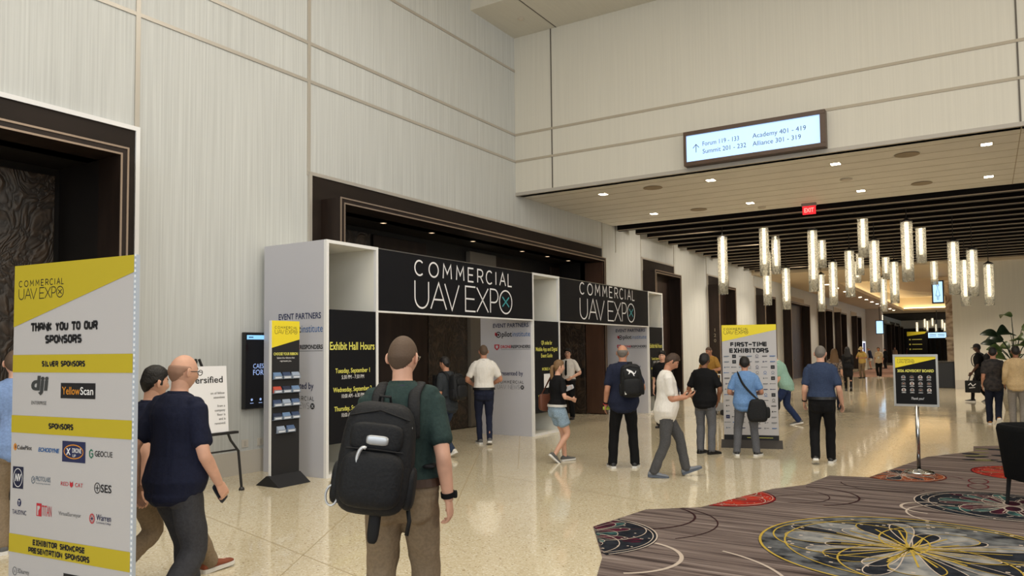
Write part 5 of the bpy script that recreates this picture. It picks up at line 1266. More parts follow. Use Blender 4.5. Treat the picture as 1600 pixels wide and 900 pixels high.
        mb = MB(); out = [(hw_*1.07, y) for y, hw_, z in pr_]+[(-hw_*1.07, y) for y, hw_, z in pr_[::-1]]; k0 = len(out)
        vv = [FM[k] @ V((x, y*1.02, .0)) for x, y in out]+[FM[k] @ V((x, y*1.02, .026+(.006 if y < -.02 else 0))) for x, y in out]
        mb.add(vv, [tuple(range(k0)), tuple(range(k0, 2*k0))[::-1]]+[(i, (i+1) % k0, k0+(i+1) % k0, k0+i) for i in range(k0)], sole or shoe); mb.build('sole', so, matrix=S)
    W_ = Matrix.Translation(loc) @ Matrix.Rotation(rz, 4, 'Z') @ S
    def chest(t):
        p, X_, Y_, Z_ = fr(t); m4 = Matrix((( X_.x, Y_.x, Z_.x, p.x), (X_.y, Y_.y, Z_.y, p.y), (X_.z, Y_.z, Z_.z, p.z), (0, 0, 0, 1))); return W_ @ m4
    return {'root': root, 'W': W_, 'chest': chest, 'handL': W_ @ AR['L'][2], 'handR': W_ @ AR['R'][2], 'SH': SH, 'AR': AR, 'S': S, 's': s, 'head': W_ @ HM, 'HM': HM, 'nb': nb, 'fr': fr, 'belly': belly}

def child_band(h, k, t, mt, name, r=.031, wd=.012, face=None):
    """wrist band or watch"""
    el, wr_, MH, sd_ = h['AR'][k]; d = (wr_-el).normalized(); c = el+(wr_-el)*t
    u = d.orthogonal().normalized(); v = d.cross(u); mb = MB(); n = 16; vv = []
    for dz, rr in ((-wd, r), (wd, r), (wd, r+.005), (-wd, r+.005)):
        for i in range(n): a = 2*math.pi*i/n; vv.append(c+d*dz+u*math.cos(a)*rr+v*math.sin(a)*rr)
    mb.add(vv, [(j*n+i, j*n+(i+1) % n, ((j+1) % 4)*n+(i+1) % n, ((j+1) % 4)*n+i) for j in range(4) for i in range(n)], mt)
    if face is not None: mb.sup(c+V(face)*(r+.006), (.012, .018, .02), mt, 4, 12, 8)
    return mb.build(name, h['root'], matrix=h['S'])
PACK = M('black nylon', (22, 23, 26), .65, spec=.3, bump=.3, scale=70, var=.2)
PACK2 = M('dark strap', (14, 14, 16), .7)
def backpack(h, label, t=.33, off=(0, 0), size=(.16, .085, .235), rot=0, mark=None, clips=False, strapsides='LR', tail=False):
    """rounded pack on the wearer's back with pockets, straps and a grab loop"""
    fr = h['fr']; S = h['S']; p, X, Y, Z = fr(t); s_ = h['s']
    root = empty('backpack', (0, 0, 0)); Wm = h['W'].copy(); tag(root, label, 'backpack'); root.matrix_world = Matrix.Translation(Wm.translation) @ Wm.to_3x3().normalized().to_4x4()
    m4 = Matrix((( X.x, Y.x, Z.x, 0), (X.y, Y.y, Z.y, 0), (X.z, Y.z, Z.z, 0), (0, 0, 0, 1)))
    c = p-Y*(.145+size[1]+off[1] if len(off) > 1 else .145)+X*off[0]
    L = S @ Matrix.Translation(c) @ m4 @ Matrix.Rotation(math.radians(rot), 4, 'Y')
    a, b, c_ = size
    def fn(q): return V((q.x*(1-.10*max(0, q.z/c_)), q.y*(1-.18*max(0, q.z/c_))-.25*b*max(0, -q.z/c_)*(1 if q.y < 0 else 0), q.z))
    mb = MB(); mb.sup((0, 0, 0), size, PACK, 4.2, 32, 18, None, fn); body = mb.build('main_compartment', root, smooth=True, matrix=L)
    mb = MB(); mb.sup((0, -b*1.0, -c_*.35), (a*.82, b*.55, c_*.50), PACK, 4, 28, 14); q_ = mb.build('front_pocket', root, smooth=True, matrix=L)
    mb = MB(); mb.sup((0, -b*.95, c_*.38), (a*.70, b*.30, c_*.26), PACK, 4, 24, 12); mb.build('top_pocket', root, smooth=True, matrix=L)
    for sx in (-1, 1):
        mb = MB(); mb.sup((sx*a*.96, 0, -c_*.5), (a*.16, b*.7, c_*.38), PACK, 3.5, 18, 10); mb.build('side_pocket', root, smooth=True, matrix=L)
    mb = MB(); mb.tube([(-.03, b*.3, c_*.96), (-.025, b*.1, c_*1.10), (.025, b*.1, c_*1.10), (.03, b*.3, c_*.96)], .008, PACK2, 8); mb.build('grab_loop', root, matrix=L)
    ZP = M('zip pull grey', (176, 178, 180), .35, metal=.6)
    mb = MB()
    mb.tube([(-a*.74, -b*1.18, c_*.16), (0, -b*1.30, c_*.18), (a*.74, -b*1.18, c_*.16)], .005, PACK2, 6); mb.build('zip', body, matrix=L); mb = MB(); mb.tube([(-a*.8, -b*.75, c_*.72), (0, -b*.80, c_*.86), (a*.8, -b*.75, c_*.72)], .005, PACK2, 6)
    mb.build('zip', body, matrix=L)
    if clips:
        mb = MB(); ov = [(-a*.25+.028*math.cos(t_), -b*1.45, -c_*.02+.062*math.sin(t_)) for t_ in [math.radians(70+230*i/14) for i in range(15)]]; mb.tube(ov, .009, M('pale carabiner', (206, 208, 210), .35, metal=.5), 8); mb.build('carabiner', root, matrix=L, smooth=True)
        mb = MB(); mb.sup((a*.05, -b*1.28, c_*.34), (.055, .010, .024), ZP, 4, 16, 8); mb.build('tag', root, matrix=L, smooth=True)
        mb = MB(); mb.sup((a*.80, -b*.5, c_*.55), (.016, .012, .022), ZP, 4, 12, 8); mb.build('buckle', root, matrix=L, smooth=True)
        mb = MB(); ov = [(-a*1.02+.03*math.cos(t_), -b*.6, -c_*.72+.05*math.sin(t_)) for t_ in [2*math.pi*i/14 for i in range(15)]]; mb.tube(ov, .006, M('pale carabiner'), 8); mb.build('ring_clip', root, matrix=L, smooth=True)
    if tail:
        mb = MB(); mb.sup((a*.15, -b*.2, -c_*1.16), (.03, .02, .10), PACK2, 3.5, 14, 10); mb.build('dangling_strap', root, matrix=L, smooth=True); mb = MB(); mb.tube([(a*.9, b*.4, -c_*.7), (a*1.05, b*.2, -c_*1.1), (a*1.02, b*.2, -c_*1.35)], .012, PACK2, 6); mb.build('dangling_strap', root, matrix=L, smooth=True)
    if mark: mark(root, L, size)
    bl = h['belly']
    for k in strapsides:
        sg = -1 if k == 'L' else 1; sx = sg*.095
        pts = []
        for tt, yy in ((.30, -.16), (.42, -.158), (.52, -.115), (.575, -.05), (.578, .02), (.53, .105), (.44, .165), (.33, .172+bl*.3), (.22, .150+bl*.7), (.16, .05), (.15, -.13)):
            pp_, X_, Y_, Z_ = fr(min(tt, .575)); xx_ = sx*(1.0 if tt > .2 else 1.75)+off[0]*.2*(1 if yy < -.1 else 0); pts.append(pp_+X_*xx_+Y_*yy+(Z_*(tt-.575) if tt > .575 else V((0, 0, 0))))
        v2 = []; mb = MB(); N = len(pts); f2 = []
        P2 = []
        for i in range(N-1):
            p0, p1, p2_, p3 = pts[max(i-1, 0)], pts[i], pts[i+1], pts[min(i+2, N-1)]
            for j in range(4):
                t_ = j/4; P2.append(.5*((2*p1)+(p2_-p0)*t_+(2*p0-5*p1+4*p2_-p3)*t_*t_+(3*p1-p0-3*p2_+p3)*t_**3))
        P2.append(pts[-1]); rings = []
        for i, q in enumerate(P2):
            d = (P2[min(i+1, len(P2)-1)]-P2[max(i-1, 0)]).normalized(); u = (X-d*X.dot(d)).normalized(); rings.append((q, u*.032, d.cross(u)*.010))
        vv, ff = tubeloft(rings, 10); mb.add(vv, ff, PACK); mb.build('shoulder_strap', root, smooth=True, matrix=S)
    return root
def held(name, label, cat, M4, build):
    m_ = M4.to_3x3().normalized().to_4x4(); m_.translation = M4.translation
    o = build(); o.name = name; o.matrix_world = m_; tag(o, label, cat); return o
def phone_mesh(mt=None):
    mb = MB(); mb.sup((0, .075, .034), (.036, .075, .0045), mt or M('phone case', (40, 44, 54), .3), 6, 24, 8); return mb.build('phone', smooth=True)

def F(n, c, v=.10): return fabric('cloth '+n, c, v)
NAVY = F('deep navy', (26, 30, 50)); NAVY2 = F('ink navy', (32, 37, 56)); KHAKI = F('khaki', (130, 114, 94)); CHARC = F('charcoal', (62, 62, 66)); GREYP = F('grey slacks', (96, 97, 102)); BLK = F('black', (18, 18, 20)); WHT = F('white', (226, 222, 216), .04)
GREEN = F('dark green', (44, 60, 58)); JEANS = F('blue jeans', (46, 56, 76), .25); DKJ = F('dark jeans', (28, 33, 48), .2); SLATEB = F('slate blue', (52, 64, 90)); SKY = F('sky blue', (108, 144, 192)); TEALS = F('pale teal', (142, 178, 166)); DENIM = F('pale denim', (142, 164, 184), .2); MUST = F('mustard', (168, 128, 62)); TANJ = F('tan jacket', (188, 164, 126)); GREYT = F('dark grey tee', (48, 52, 56)); CREAMT = F('cream tee', (206, 190, 164))
LB = M('black shoe leather', (22, 21, 22), .4, spec=.5); LS = M('white shoe sole', (222, 220, 216), .5); LT = M('rust brown leather', (132, 66, 38), .45, spec=.5); LG_ = M('grey blue knit shoe', (122, 126, 134), .7); LW = M('white sneaker', (214, 210, 202), .5); LO = M('ochre shoe', (170, 118, 58), .5); LGR = M('grey suede shoe', (92, 92, 92), .7)
LAN = M('dark lanyard', (30, 34, 60), .6); BELTB = M('brown belt', (58, 38, 28), .45); BELTK = M('black belt', (20, 20, 22), .4)
hang = lambda sg, f=0.0, out=.06: {'w': (sg*out, f, -.53+abs(f)*.15)}

# --- man with the big black backpack, foreground
g = human('man in a dark green polo and khaki trousers walking away with a big black backpack', (629, 900), -6, 1.765, 'fair', GREEN, KHAKI, LT, LS, ('buzz', 'stubble'), 3, (4, -14),
    {'L': (-.12, -.10, 6, 16), 'R': (.12, .16, -8, -4)}, {'R': {'w': (.12, -.05, -.52), 'p': (-1, .3, 0)}, 'L': {'w': (-.10, .10, -.50)}}, belly=.02, wide=1.10, hem='tuck', legs='loose', collar=GREEN, belt=BELTB, lanyard=LAN, vox=.0085, seed=1, depth=4.05, curl=(.5, .6))
child_band(g, 'R', .88, BLK, 'watch', .033, .014, (1, 0, 0))
eg = MB()
for sx in (-1, 1): eg.tube([g['HM'] @ V((sx*.082, -.02, .012)), g['HM'] @ V((sx*.080, .06, .014)), g['HM'] @ V((sx*.066, .092, .012))], .0028, STEEL, 6)
for sx in (-1, 1):
    eg.tube([g['HM'] @ V((sx*.036+.026*math.cos(a), .100, .010+.018*math.sin(a))) for a in [2*math.pi*i/14 for i in range(15)]], .002, STEEL, 6)
eg.build('glasses', g['root'], matrix=g['S'])
backpack(g, 'big black backpack with a pale carabiner on the man in the green polo', .215, (-.095, .0), (.185, .125, .275), 7, None, True, 'LR', True)

# --- pair in navy polos at the left
b1 = human('bald man in a navy polo and charcoal trousers striding right with a phone', (272, 900), -48, 1.69, 'fair', NAVY, CHARC, LB, LB, ('fringe', 'pale'), 3, (6, -12),
    {'L': (-.10, .24, 0, -8), 'R': (.10, -.26, -6, 30)}, {'R': {'w': (.12, .12, -.50), 'e': (.5, -1, -.2), 'p': (-1, .1, -.2)}, 'L': {'w': (-.10, -.12, -.5)}}, belly=.05, wide=1.10, hem='out', legs='loose', collar=NAVY, lanyard=LAN, vox=.009, seed=2, depth=4.75, curl=(.4, .75))
eg = MB()
for sx in (-1, 1): eg.tube([b1['HM'] @ V((sx*.085, -.025, .006)), b1['HM'] @ V((sx*.080, .06, .014)), b1['HM'] @ V((sx*.066, .092, .012))], .003, BLACK_METAL, 6)
for sx in (-1, 1): eg.tube([b1['HM'] @ V((sx*.036+.026*math.cos(a), .100, .010+.018*math.sin(a))) for a in [2*math.pi*i/14 for i in range(15)]], .0025, BLACK_METAL, 6)
eg.build('glasses', b1['root'], matrix=b1['S'])
held('phone', 'dark phone held in the lowered hand of the bald man in navy', 'phone', b1['handR'], phone_mesh)
human('dark haired man in a navy polo and khaki trousers with rust brown shoes', (228, 900), -52, 1.73, 'fair', NAVY, KHAKI, LT, LS, ('short', 'black'), 3, (4, -12),
    {'L': (-.10, -.26, 4, 34), 'R': (.10, .50, -4, -4)}, {'R': {'w': (.09, -.22, -.47)}, 'L': {'w': (-.08, .22, -.47)}}, belly=.03, wide=1.08, hem='tuck', legs='regular', collar=NAVY, belt=BELTK, vox=.010, seed=3, depth=5.45)
human('bald man in a light blue shirt mostly hidden behind the sponsor board', (20, 862), 20, 1.72, 'fair', F('light blue shirt', (122, 146, 188)), KHAKI, LGR, LS, ('buzz', 'stubble'), 2, (0, -30), None, {'R': {'w': (.09, .02, -.52)}}, hem='out', seed=4, legs='loose')

# --- under the arch
j = human('man in a dark tee and blue jeans walking left with a black backpack', (700, 713), 48, 1.60, 'tan', GREYT, JEANS, LW, LS, ('short', 'black'), 4, (4, 4),
    {'L': (-.08, -.22, 6, 26), 'R': (.10, .22, -4, -4)}, {'L': {'w': (-.06, .16, -.48)}, 'R': {'w': (.06, -.02, -.52)}}, hem='out', legs='jeans', seed=5)
backpack(j, 'black backpack on the man in blue jeans under the arch', .30, (0, 0), (.15, .095, .235))
human('man in a white polo and navy trousers with his back turned under the arch', (757, 694), 8, 1.78, 'tan', WHT, NAVY2, LGR, LS, ('buzz', 'stubble'), 1, (0, 0),
    {'L': (-.07, .06, 6, 0), 'R': (.07, -.16, -6, 14)}, {'L': {'w': (-.02, .20, -.36), 'e': (-.9, -.8, -.3)}, 'R': {'w': (.02, .20, -.36), 'e': (.9, -.8, -.3)}}, hem='tuck', legs='slim', collar=WHT, lanyard=LAN, belt=BELTK, seed=6)
human('person in a green plaid shirt almost hidden behind the foreground backpacker', (607, 680), 10, 1.70, 'fair', M('green plaid', (120, 128, 84), .85, c2=(40, 52, 40), scale=40), DKJ, LB, LB, ('short', 'brown'), seed=7, hem='out')
human('person in a white shirt almost hidden right of the foreground backpacker', (634, 676), 0, 1.62, 'fair', F('bright white', (232, 230, 236), .03), DKJ, LB, LB, ('short', 'brown'), seed=8, hem='out')
wm = human('woman in a black tee and pale denim shorts walking right with a ponytail', (872, 722), -58, 1.53, 'fair', BLK, DENIM, LGR, LS, ('ponytail', 'blond'), 2, (2, -10),
    {'L': (-.06, .18, 0, -2), 'R': (.07, -.20, -6, 42)}, {'L': {'w': (-.02, .24, -.16), 'e': (-.6, -.6, -.8)}, 'R': {'w': (.03, .20, -.32), 'e': (.7, -.9, -.4)}}, hem='tuck', legs='shorts', fem=True, belt=M('pale belt', (206, 204, 200), .6), seed=9, curl=(.6, .5))
def shoulder_bag(h, label, sg, z, mt, size, strapfrom, off=(0, 0), cross=False, rot=0):
    root = empty('shoulder_bag', (0, 0, 0)); tag(root, label, 'bag'); Wm = h['W']; root.matrix_world = Matrix.Translation(Wm.translation) @ Wm.to_3x3().normalized().to_4x4()
    S = h['S']; c = V((sg*(.235 if not cross else .19)+off[0], off[1], z))
    mb = MB(); mb.sup((0, 0, 0), size, mt, 5, 28, 14, None, lambda q: V((q.x*(1-.25*max(0, q.z/size[2])), q.y, q.z-.012*math.cos(q.y/size[1]*2)))); mb.build('bag_body', root, smooth=True, matrix=S @ Matrix.Translation(c) @ Matrix.Rotation(math.radians(rot), 4, 'X'))
    mb = MB(); mb.sup((size[0]*.9*(1 if sg > 0 else -1), 0, -size[2]*.2), (size[0]*.35, size[1]*.75, size[2]*.5), mt, 4, 20, 10); mb.build('pocket', root, smooth=True, matrix=S @ Matrix.Translation(c))
    pts = strapfrom(h, c, size); P2 = []
    for i in range(len(pts)-1):
        p0, p1, p2_, p3 = pts[max(i-1, 0)], pts[i], pts[i+1], pts[min(i+2, len(pts)-1)]
        for j_ in range(4):
            t_ = j_/4; P2.append(.5*((2*p1)+(p2_-p0)*t_+(2*p0-5*p1+4*p2_-p3)*t_*t_+(3*p1-p0-3*p2_+p3)*t_**3))
    P2.append(pts[-1]); rings = []
    for i, q in enumerate(P2):
        d = (P2[min(i+1, len(P2)-1)]-P2[max(i-1, 0)]).normalized(); n_ = (q-V((0, 0, q.z))).normalized() if q.xy.length > .02 else V((0, 1, 0)); u = d.cross(n_).normalized(); rings.append((q, u*.020, d.cross(u)*.005))
    vv, ff = tubeloft(rings, 8); mb = MB(); mb.add(vv, ff, mt); mb.build('strap', root, smooth=True, matrix=S)
    return root
BRN = M('brown leather', (98, 58, 42), .5, spec=.4)
shoulder_bag(wm, 'brown leather tote on the shoulder of the woman in denim shorts', -1, 1.02, BRN, (.055, .17, .15),
    lambda h, c, s: [c+V((0, .12, s[2]*.8)), V((-.235, .10, 1.25)), h['SH']['L']+V((-.02, .0, .085)), V((-.235, -.11, 1.25)), c+V((0, -.12, s[2]*.8))], off=(-.01, -.05))
held('phone', 'pale phone raised by the woman in denim shorts', 'phone', wm['handL'], lambda: phone_mesh(M('pale phone', (206, 208, 214), .3)))
gd = human('security guard in a white uniform shirt and black tie facing the camera', (889, 655), 158, 1.70, 'fair', WHT, BLK, LB, LB, ('thick', 'black'), 0, (0, 8), None,
    {'L': {'w': (-.02, .20, -.36), 'e': (-1, -.6, -.2)}, 'R': {'w': (.0, .20, -.36), 'e': (1, -.6, -.2)}}, hem='tuck', collar=WHT, belt=BELTK, seed=10)
mb = MB(); p, X, Y, Z = gd['fr'](.53); q, _, Y2, Z2 = gd['fr'](.16)
mb.prism([(-.018, 0), (.018, 0), (.03, -.33), (0, -.37), (-.03, -.33)], p+Y*.142, X, V((0, -.06, 1)).normalized(), Y, .012, BLK); mb.sup(p+Y*.140, (.022, .014, .022), BLK, 3, 10, 8); mb.build('tie', gd['root'], matrix=gd['S'])
mb = MB(); 
for sx in (-1, 1):
    mb.prism([(.03*math.cos(a), .035*math.sin(a)) for a in [2*math.pi*i/10 for i in range(10)]], gd['SH'][('L', 'R')[sx > 0]]+V((sx*.083, .01, -.07)), (0, 1, 0), (0, 0, 1), (sx, 0, 0), .006, NAVY2)
mb.build('shoulder_patch', gd['root'], matrix=gd['S'])
mb = MB(); mb.prism([(0, -.03), (.022, -.012), (.022, .02), (-.022, .02), (-.022, -.012)], gd['fr'](.42)[0]+V((.08, .145, 0)), (1, 0, 0), (0, 0, 1), (0, 1, 0), .006, M('brass badge', (176, 150, 80), .35, metal=.7)); mb.build('badge', gd['root'], matrix=gd['S'])
eg = MB()
for sx in (-1, 1): eg.tube([gd['HM'] @ V((sx*.034+.024*math.cos(a), .102, .010+.017*math.sin(a))) for a in [2*math.pi*i/14 for i in range(15)]], .003, BLACK_METAL, 6)
eg.tube([gd['HM'] @ V((-.01, .104, .012)), gd['HM'] @ V((.01, .104, .012))], .003, BLACK_METAL, 6); eg.build('glasses', gd['root'], matrix=gd['S'])

# --- standing group in the middle
pm = human('bald man in a navy polo and black trousers with a sports backpack', (976, 731), 3, 1.74, 'tan', NAVY2, BLK, LB, LS, ('fringe', 'grey'), 1, (4, -6),
    {'L': (-.17, 0, 12, 0), 'R': (.15, .02, -14, 0)}, {'L': {'w': (-.13, .04, -.51)}, 'R': {'w': (-.02, .24, -.30), 'e': (.8, -.8, -.5)}}, belly=.05, wide=1.10, hem='out', legs='regular', collar=NAVY2, lanyard=LAN, seed=11)
child_band(pm, 'L', .84, BLK, 'watch', .033, .010); child_band(pm, 'L', .93, RED_INK, 'wristband', .032, .006)
held('bottle', 'small yellow green bottle in the left hand of the man with the sports backpack', 'bottle', pm['handL'], lambda: (lambda mb: (mb.lathe([(0, -.06), (.022, -.06), (.024, .02), (.012, .04), (.012, .06), (0, .06)], M('lime bottle', (176, 196, 70), .4), 14, (0, .06, .03), cap=False), mb.build('bottle', smooth=True))[1])(MB()))
CAT = [(-.5, .28), (-.42, .37), (-.32, .30), (-.16, .24), (.02, .16), (.18, .04), (.28, -.10), (.36, -.16), (.44, -.06), (.52, .10), (.56, .08), (.50, -.10), (.40, -.24), (.32, -.22), (.30, -.34), (.36, -.46), (.24, -.44), (.20, -.28), (.08, -.12), (-.10, -.04), (-.20, -.20), (-.34, -.24), (-.26, -.12), (-.24, .04), (-.36, .12), (-.46, .20)]
def catmark(root, L, size):
    a, b, c_ = size; mb = MB(); bm = [(x*.125, y*.125) for x, y in CAT]
    mb.prism(bm, V((.0, -b*1.20, c_*.52)), (1, 0, 0), (0, .12, 1), (0, -1, 0), .006, WHITE_INK); mb.build('logo', root, matrix=L)
    mb = MB(); mb.prism([(-.012, -.04), (.012, -.04), (.012, .04), (-.012, .04)], V((-a*.62, -b*1.36, -c_*.62)), (1, 0, 0), (0, 0, 1), (0, -1, 0), .008, M('pale loop tab', (196, 196, 190), .6)); mb.build('loop_tab', root, matrix=L)
backpack(pm, 'black backpack with a white leaping cat mark on the man in navy', .33, (.10, .0), (.155, .10, .235), -3, catmark, False, 'R')
ph = human('man in a white polo and grey slacks walking right and reading a phone', (1042, 745), -82, 1.63, 'tan', WHT, F('dark grey slacks', (78, 78, 80)), LG_, M('blue grey sole', (84, 92, 106), .6), ('short', 'brown'), 4, (32, 0),
    {'L': (-.08, .31, 0, -20, .015), 'R': (.08, -.20, -6, 4)}, {'R': {'w': (-.07, .27, -.27), 'e': (.4, -.8, -1), 'd': (-.15, 1, .35), 'p': (-.4, -.3, 1)}, 'L': {'w': (.05, .25, -.27), 'e': (-.4, -.8, -1), 'd': (.15, 1, .35), 'p': (.4, -.3, 1)}}, belly=.055, wide=1.10, hem='long', legs='regular', collar=WHT, lanyard=LAN, seed=12, curl=(.5, .6))
held('phone', 'dark phone in the hands of the man in the long white polo', 'phone', ph['handR'], phone_mesh)
bk = human('man in a black polo with both hands in the pockets of his grey trousers', (1103, 709), -14, 1.58, 'brown', BLK, GREYP, LB, LB, ('thick', 'black'), 2, (6, -12),
    {'L': (-.10, .02, -16, 0), 'R': (.11, -.04, -34, 0)}, {'L': {'w': (-.065, .09, -.49), 'e': (-1, -.8, 0), 'd': (.3, .35, -1)}, 'R': {'w': (.065, .09, -.49), 'e': (1, -.8, 0), 'd': (-.3, .35, -1)}}, belly=.04, wide=1.06, hem='out', collar=BLK, seed=13)
bl = human('man in a sky blue polo and grey trousers reading the exhibitors board', (1167, 712), 0, 1.53, 'tan', SKY, GREYP, LB, LS, ('thick', 'black'), 3, (14, 2),
    {'L': (-.17, .0, 10, 0), 'R': (.17, .02, -24, 0)}, {'L': {'w': (-.02, .20, -.33), 'e': (-.6, -1, -.3)}, 'R': {'w': (.02, .22, -.31), 'e': (.6, -1, -.3), 'd': (-.2, 1, .4), 'p': (-1, 0, .4)}}, belly=.04, wide=1.06, hem='out', collar=SKY, seed=14, curl=(.5, .6))
held('phone', 'dark phone in the right hand of the man in sky blue', 'phone', bl['handR'], phone_mesh)
mbag = shoulder_bag(bl, 'black messenger bag slung across the man in the sky blue polo', 1, .83, PACK, (.17, .075, .20),
    lambda h, c, s: [c+V((.09, -.03, s[2]*.6)), V((.12, -.185, 1.10)), V((-.03, -.195, 1.28)), V((-.115, -.12, 1.47)), V((-.125, .02, 1.49)), V((-.08, .15, 1.36)), V((.10, .20, 1.15)), V((.22, .12, 1.0)), c+V((.06, .06, s[2]*.6))], cross=True, off=(.01, -.20))
tl = human('man in a pale teal shirt and navy jeans leaning forward behind the exhibitors board', (1230, 664), 82, 1.70, 'fair', TEALS, F('navy jeans', (38, 50, 84), .2), LGR, LS, ('short', 'grey'), 24, (10, 0),
    {'L': (-.09, .28, 4, 0), 'R': (.09, -.26, -4, 12)}, {'L': {'w': (-.04, .12, -.50)}, 'R': {'w': (.03, .14, -.50)}}, belly=.06, wide=1.10, hem='out', seed=15)
held_bag = MB(); held_bag.sup((0, 0, .16), (.09, .16, .16), PACK, 4, 24, 12); o = None
hl = tl['handL'].translation
o = empty('travel_bag', (hl.x, hl.y, hl.z-.50), tl['root'].rotation_euler.z); tag(o, 'black soft bag carried low by the man in the teal shirt', 'bag'); held_bag.build('bag_body', o, smooth=True)
held_bag = MB(); held_bag.tube([(0, -.08, .28), (0, -.06, .43), (0, .06, .43), (0, .08, .28)], .01, PACK2, 8); held_bag.build('handle', o, smooth=True)
nv = human('grey haired man in a slate blue polo and black trousers walking away', (1287, 725), -2, 1.71, 'fair', SLATEB, BLK, LB, LS, ('buzz', 'grey'), 2, (2, -6),
    {'L': (-.10, -.16, 4, 22), 'R': (.10, .18, -8, -2)}, {'L': {'w': (-.12, .10, -.49), 'p': (1, -.3, 0)}, 'R': {'w': (.16, .08, -.50), 'p': (-1, -.6, 0)}}, belly=.02, wide=1.08, hem='tuck', collar=NAVY2, belt=BELTK, lanyard=LAN, seed=16, curl=(.4, .4))
child_band(nv, 'L', .86, BLK, 'watch', .032, .010)
ms = human('man in a mustard shirt with a shoulder strap standing by the door box', (1113, 642), 148, 1.72, 'tan', MUST, F('olive trousers', (92, 84, 66)), LGR, LS, ('buzz', 'stubble'), 6, (16, -10), None,
    {'L': {'w': (-.02, .26, -.30), 'e': (-.8, -.6, -.6)}, 'R': {'w': (.06, .26, -.28), 'e': (.8, -.6, -.6)}}, hem='out', seed=17)
cr = MB(); 
for dx in (-.05, .05): cr.tube([(dx, 0, .03), (dx*1.2, 0, 1.02)], .014, FRAME_WHITE, 8)
cr.tube([(-.06, 0, 1.02), (.06, 0, 1.02)], .016, FRAME_WHITE, 8); cr.box(-.16, .16, -.12, .12, .10, .30, M('grey case', (150, 150, 152), .5)); 
for x in (-.13, .13): cr.tube([(x, -.14, .07), (x, -.10, .07)], .07, BLACK_METAL, 14); cr.tube([(x, .10, .07), (x, .14, .07)], .07, BLACK_METAL, 14)
tag(cr.build('luggage_cart', loc=on_floor(1124, 648)), 'small cart with tall white handle beside the man in mustard', 'cart')
human('person with dark hair and a black top standing beyond the white polo man', (1037, 668), 172, 1.62, 'fair', BLK, BLK, LB, LB, ('thick', 'black'), seed=18)

# --- down the corridor
human('woman in a patterned top half hidden behind the slate blue polo man', (1306, 640), 0, 1.62, 'fair', M('floral print', (170, 150, 130), .85, c2=(70, 60, 62), scale=24), DKJ, LB, LB, ('long', 'blond'), fem=True, seed=19, hem='out')
human('person in black with long black hair walking away down the corridor', (1326, 611), 4, 1.68, 'tan', BLK, BLK, LB, LB, ('hijab', 'black'), 2, (0, 0), {'L': (-.08, .10, 0, 0), 'R': (.08, -.24, 0, 34)}, hem='coat', sleeve='long', legs='slim', fem=True, seed=20, vox=.013)
human('person in a yellow shirt and straw hat looking down at a phone far away', (1348, 591), 150, 1.68, 'tan', F('pale yellow', (204, 176, 104)), KHAKI, LB, LB, ('sunhat', 'grey', M('straw hat', (206, 190, 150), .8)), 4, (18, 0), None, {'L': {'w': (-.0, .24, -.28), 'e': (-.8, -.6, -.6)}, 'R': {'w': (.0, .24, -.28), 'e': (.8, -.6, -.6)}}, hem='out', seed=21, vox=.014)
human('woman in a cream tee and black trousers walking towards the camera', (1374, 590), 176, 1.66, 'tan', CREAMT, BLK, LW, LS, ('short', 'brown'), 0, (0, 0), {'L': (-.07, .12, 0, 0), 'R': (.07, -.12, 0, 20)}, {'L': {'w': (-.10, .05, -.5)}, 'R': {'w': (.10, .05, -.5)}}, fem=True, hem='out', lanyard=LAN, seed=22, vox=.014)
human('distant person in a dark jacket and pale shorts left of the cream tee woman', (1361, 577), 100, 1.66, 'tan', NAVY, F('pale shorts', (186, 180, 170)), LB, LB, ('short', 'grey'), 12, (10, 0), seed=23, hem='out', legs='shorts', sleeve='long', vox=.016)
human('distant person in black standing right of the cream tee woman', (1384, 576), 60, 1.60, 'tan', BLK, BLK, LB, LB, ('short', 'black'), seed=24, hem='out', sleeve='long', vox=.016)
human('far figure in a tan top seen just above the advisory board', (1399, 568), 170, 1.62, 'tan', F('far tan', (150, 120, 92)), BLK, LB, LB, ('short', 'brown'), seed=25, hem='out', vox=.018)
human('far figure in a dark red top seen above the advisory board', (1419, 566), 160, 1.55, 'tan', F('far maroon', (96, 54, 50)), BLK, LB, LB, ('short', 'black'), seed=26, hem='out', vox=.018)

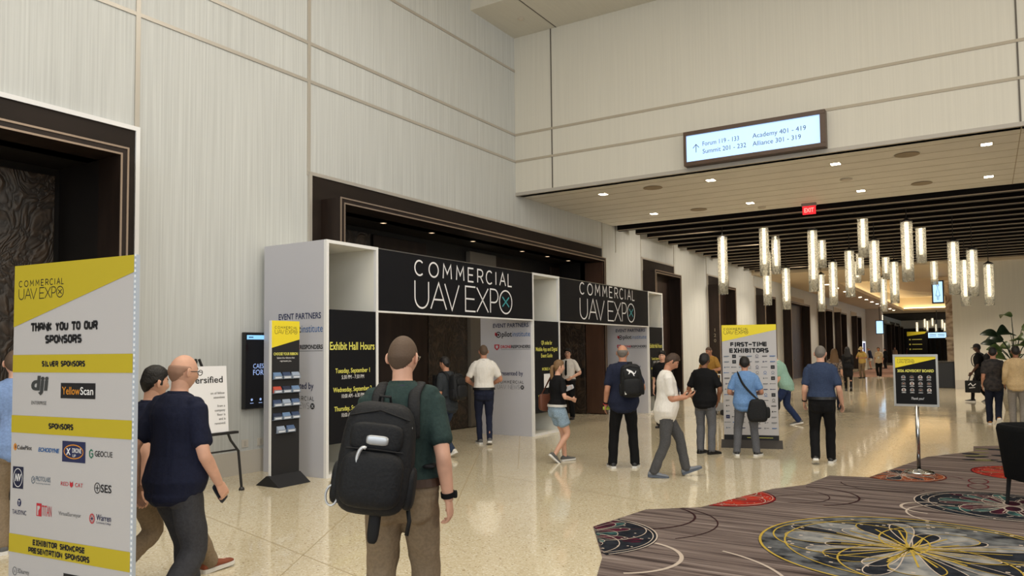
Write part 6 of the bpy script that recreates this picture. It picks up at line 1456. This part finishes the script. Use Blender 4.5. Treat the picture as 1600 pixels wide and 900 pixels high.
# --- right edge
human('man in a dark patterned shirt and navy jeans walking away at the right', (1556, 664), 4, 1.64, 'tan', M('dark camouflage print', (58, 52, 50), .85, c2=(26, 26, 30), scale=16), DKJ, LO, LS, ('short', 'black'), 2, (4, -8),
    {'L': (-.10, .18, 0, 0), 'R': (.06, -.26, 10, 48)}, {'L': {'w': (-.08, .06, -.51)}, 'R': {'w': (.12, .10, -.49)}}, hem='out', wide=1.04, seed=27)
tn = human('man in a tan shirt and grey trousers holding papers at the right edge', (1592, 668), 2, 1.65, 'brown', TANJ, F('pale grey trousers', (130, 124, 118)), LGR, LS, ('short', 'black'), 2, (4, 6),
    {'L': (-.09, .08, 0, 0), 'R': (.09, -.10, 0, 12)}, {'L': {'w': (-.10, .10, -.47)}, 'R': {'w': (.08, .10, -.50)}}, hem='out', sleeve='long', seed=28)
pg = MB(); pg.box(-.11, .11, -.012, .20, .030, .036, M('white paper', (226, 224, 216), .7))
held('paper_sheets', 'white papers in the left hand of the man in tan', 'papers', tn['handL'], lambda: pg.build('paper_sheets'))
cp_ = human('man in black with a cap walking left past the plain back wall', (1533, 628), 74, 1.74, 'dark', BLK, BLK, LB, LS, ('cap', 'black', M('black cap', (20, 20, 22), .7)), 3, (4, 0), {'L': (-.08, .20, 0, 0), 'R': (.08, -.2, 0, 24)}, {'L': {'w': (-.05, .14, -.50)}, 'R': {'w': (.06, -.05, -.52)}}, hem='out', legs='slim', seed=29, vox=.013)
backpack(cp_, 'small black backpack on the man in the cap', .33, (0, 0), (.14, .085, .21))
hl = cp_['handL'].translation
tb = empty('tote_bag', (hl.x, hl.y, hl.z-.60)); tb.rotation_euler = (0, 0, cp_['root'].rotation_euler.z); tag(tb, 'black tote bag with white print carried by the man in the cap', 'bag')
a = MB(); a.box(-.05, .05, -.20, .20, 0, .36, PACK); a.build('bag_body', tb, bevel=.02)
for sx in (-1, 1):
    a = MB(); a.tube([(sx*.03, -.10, .35), (sx*.02, -.05, .52), (0, -.02, .545), (0, .02, .545), (sx*.02, .05, .52), (sx*.03, .10, .35)], .008, PACK2, 6); a.build('handle', tb)
d = Dec((-.05, .20, 0), (0, -1, 0), (0, 0, 1), (-1, 0, 0), .003); d.stroke([(.10, .22), (.16, .28), (.22, .20), (.30, .27)], .025, WHITE_INK); d.stroke([(.12, .14), (.28, .16)], .02, WHITE_INK); d.build('print', tb)
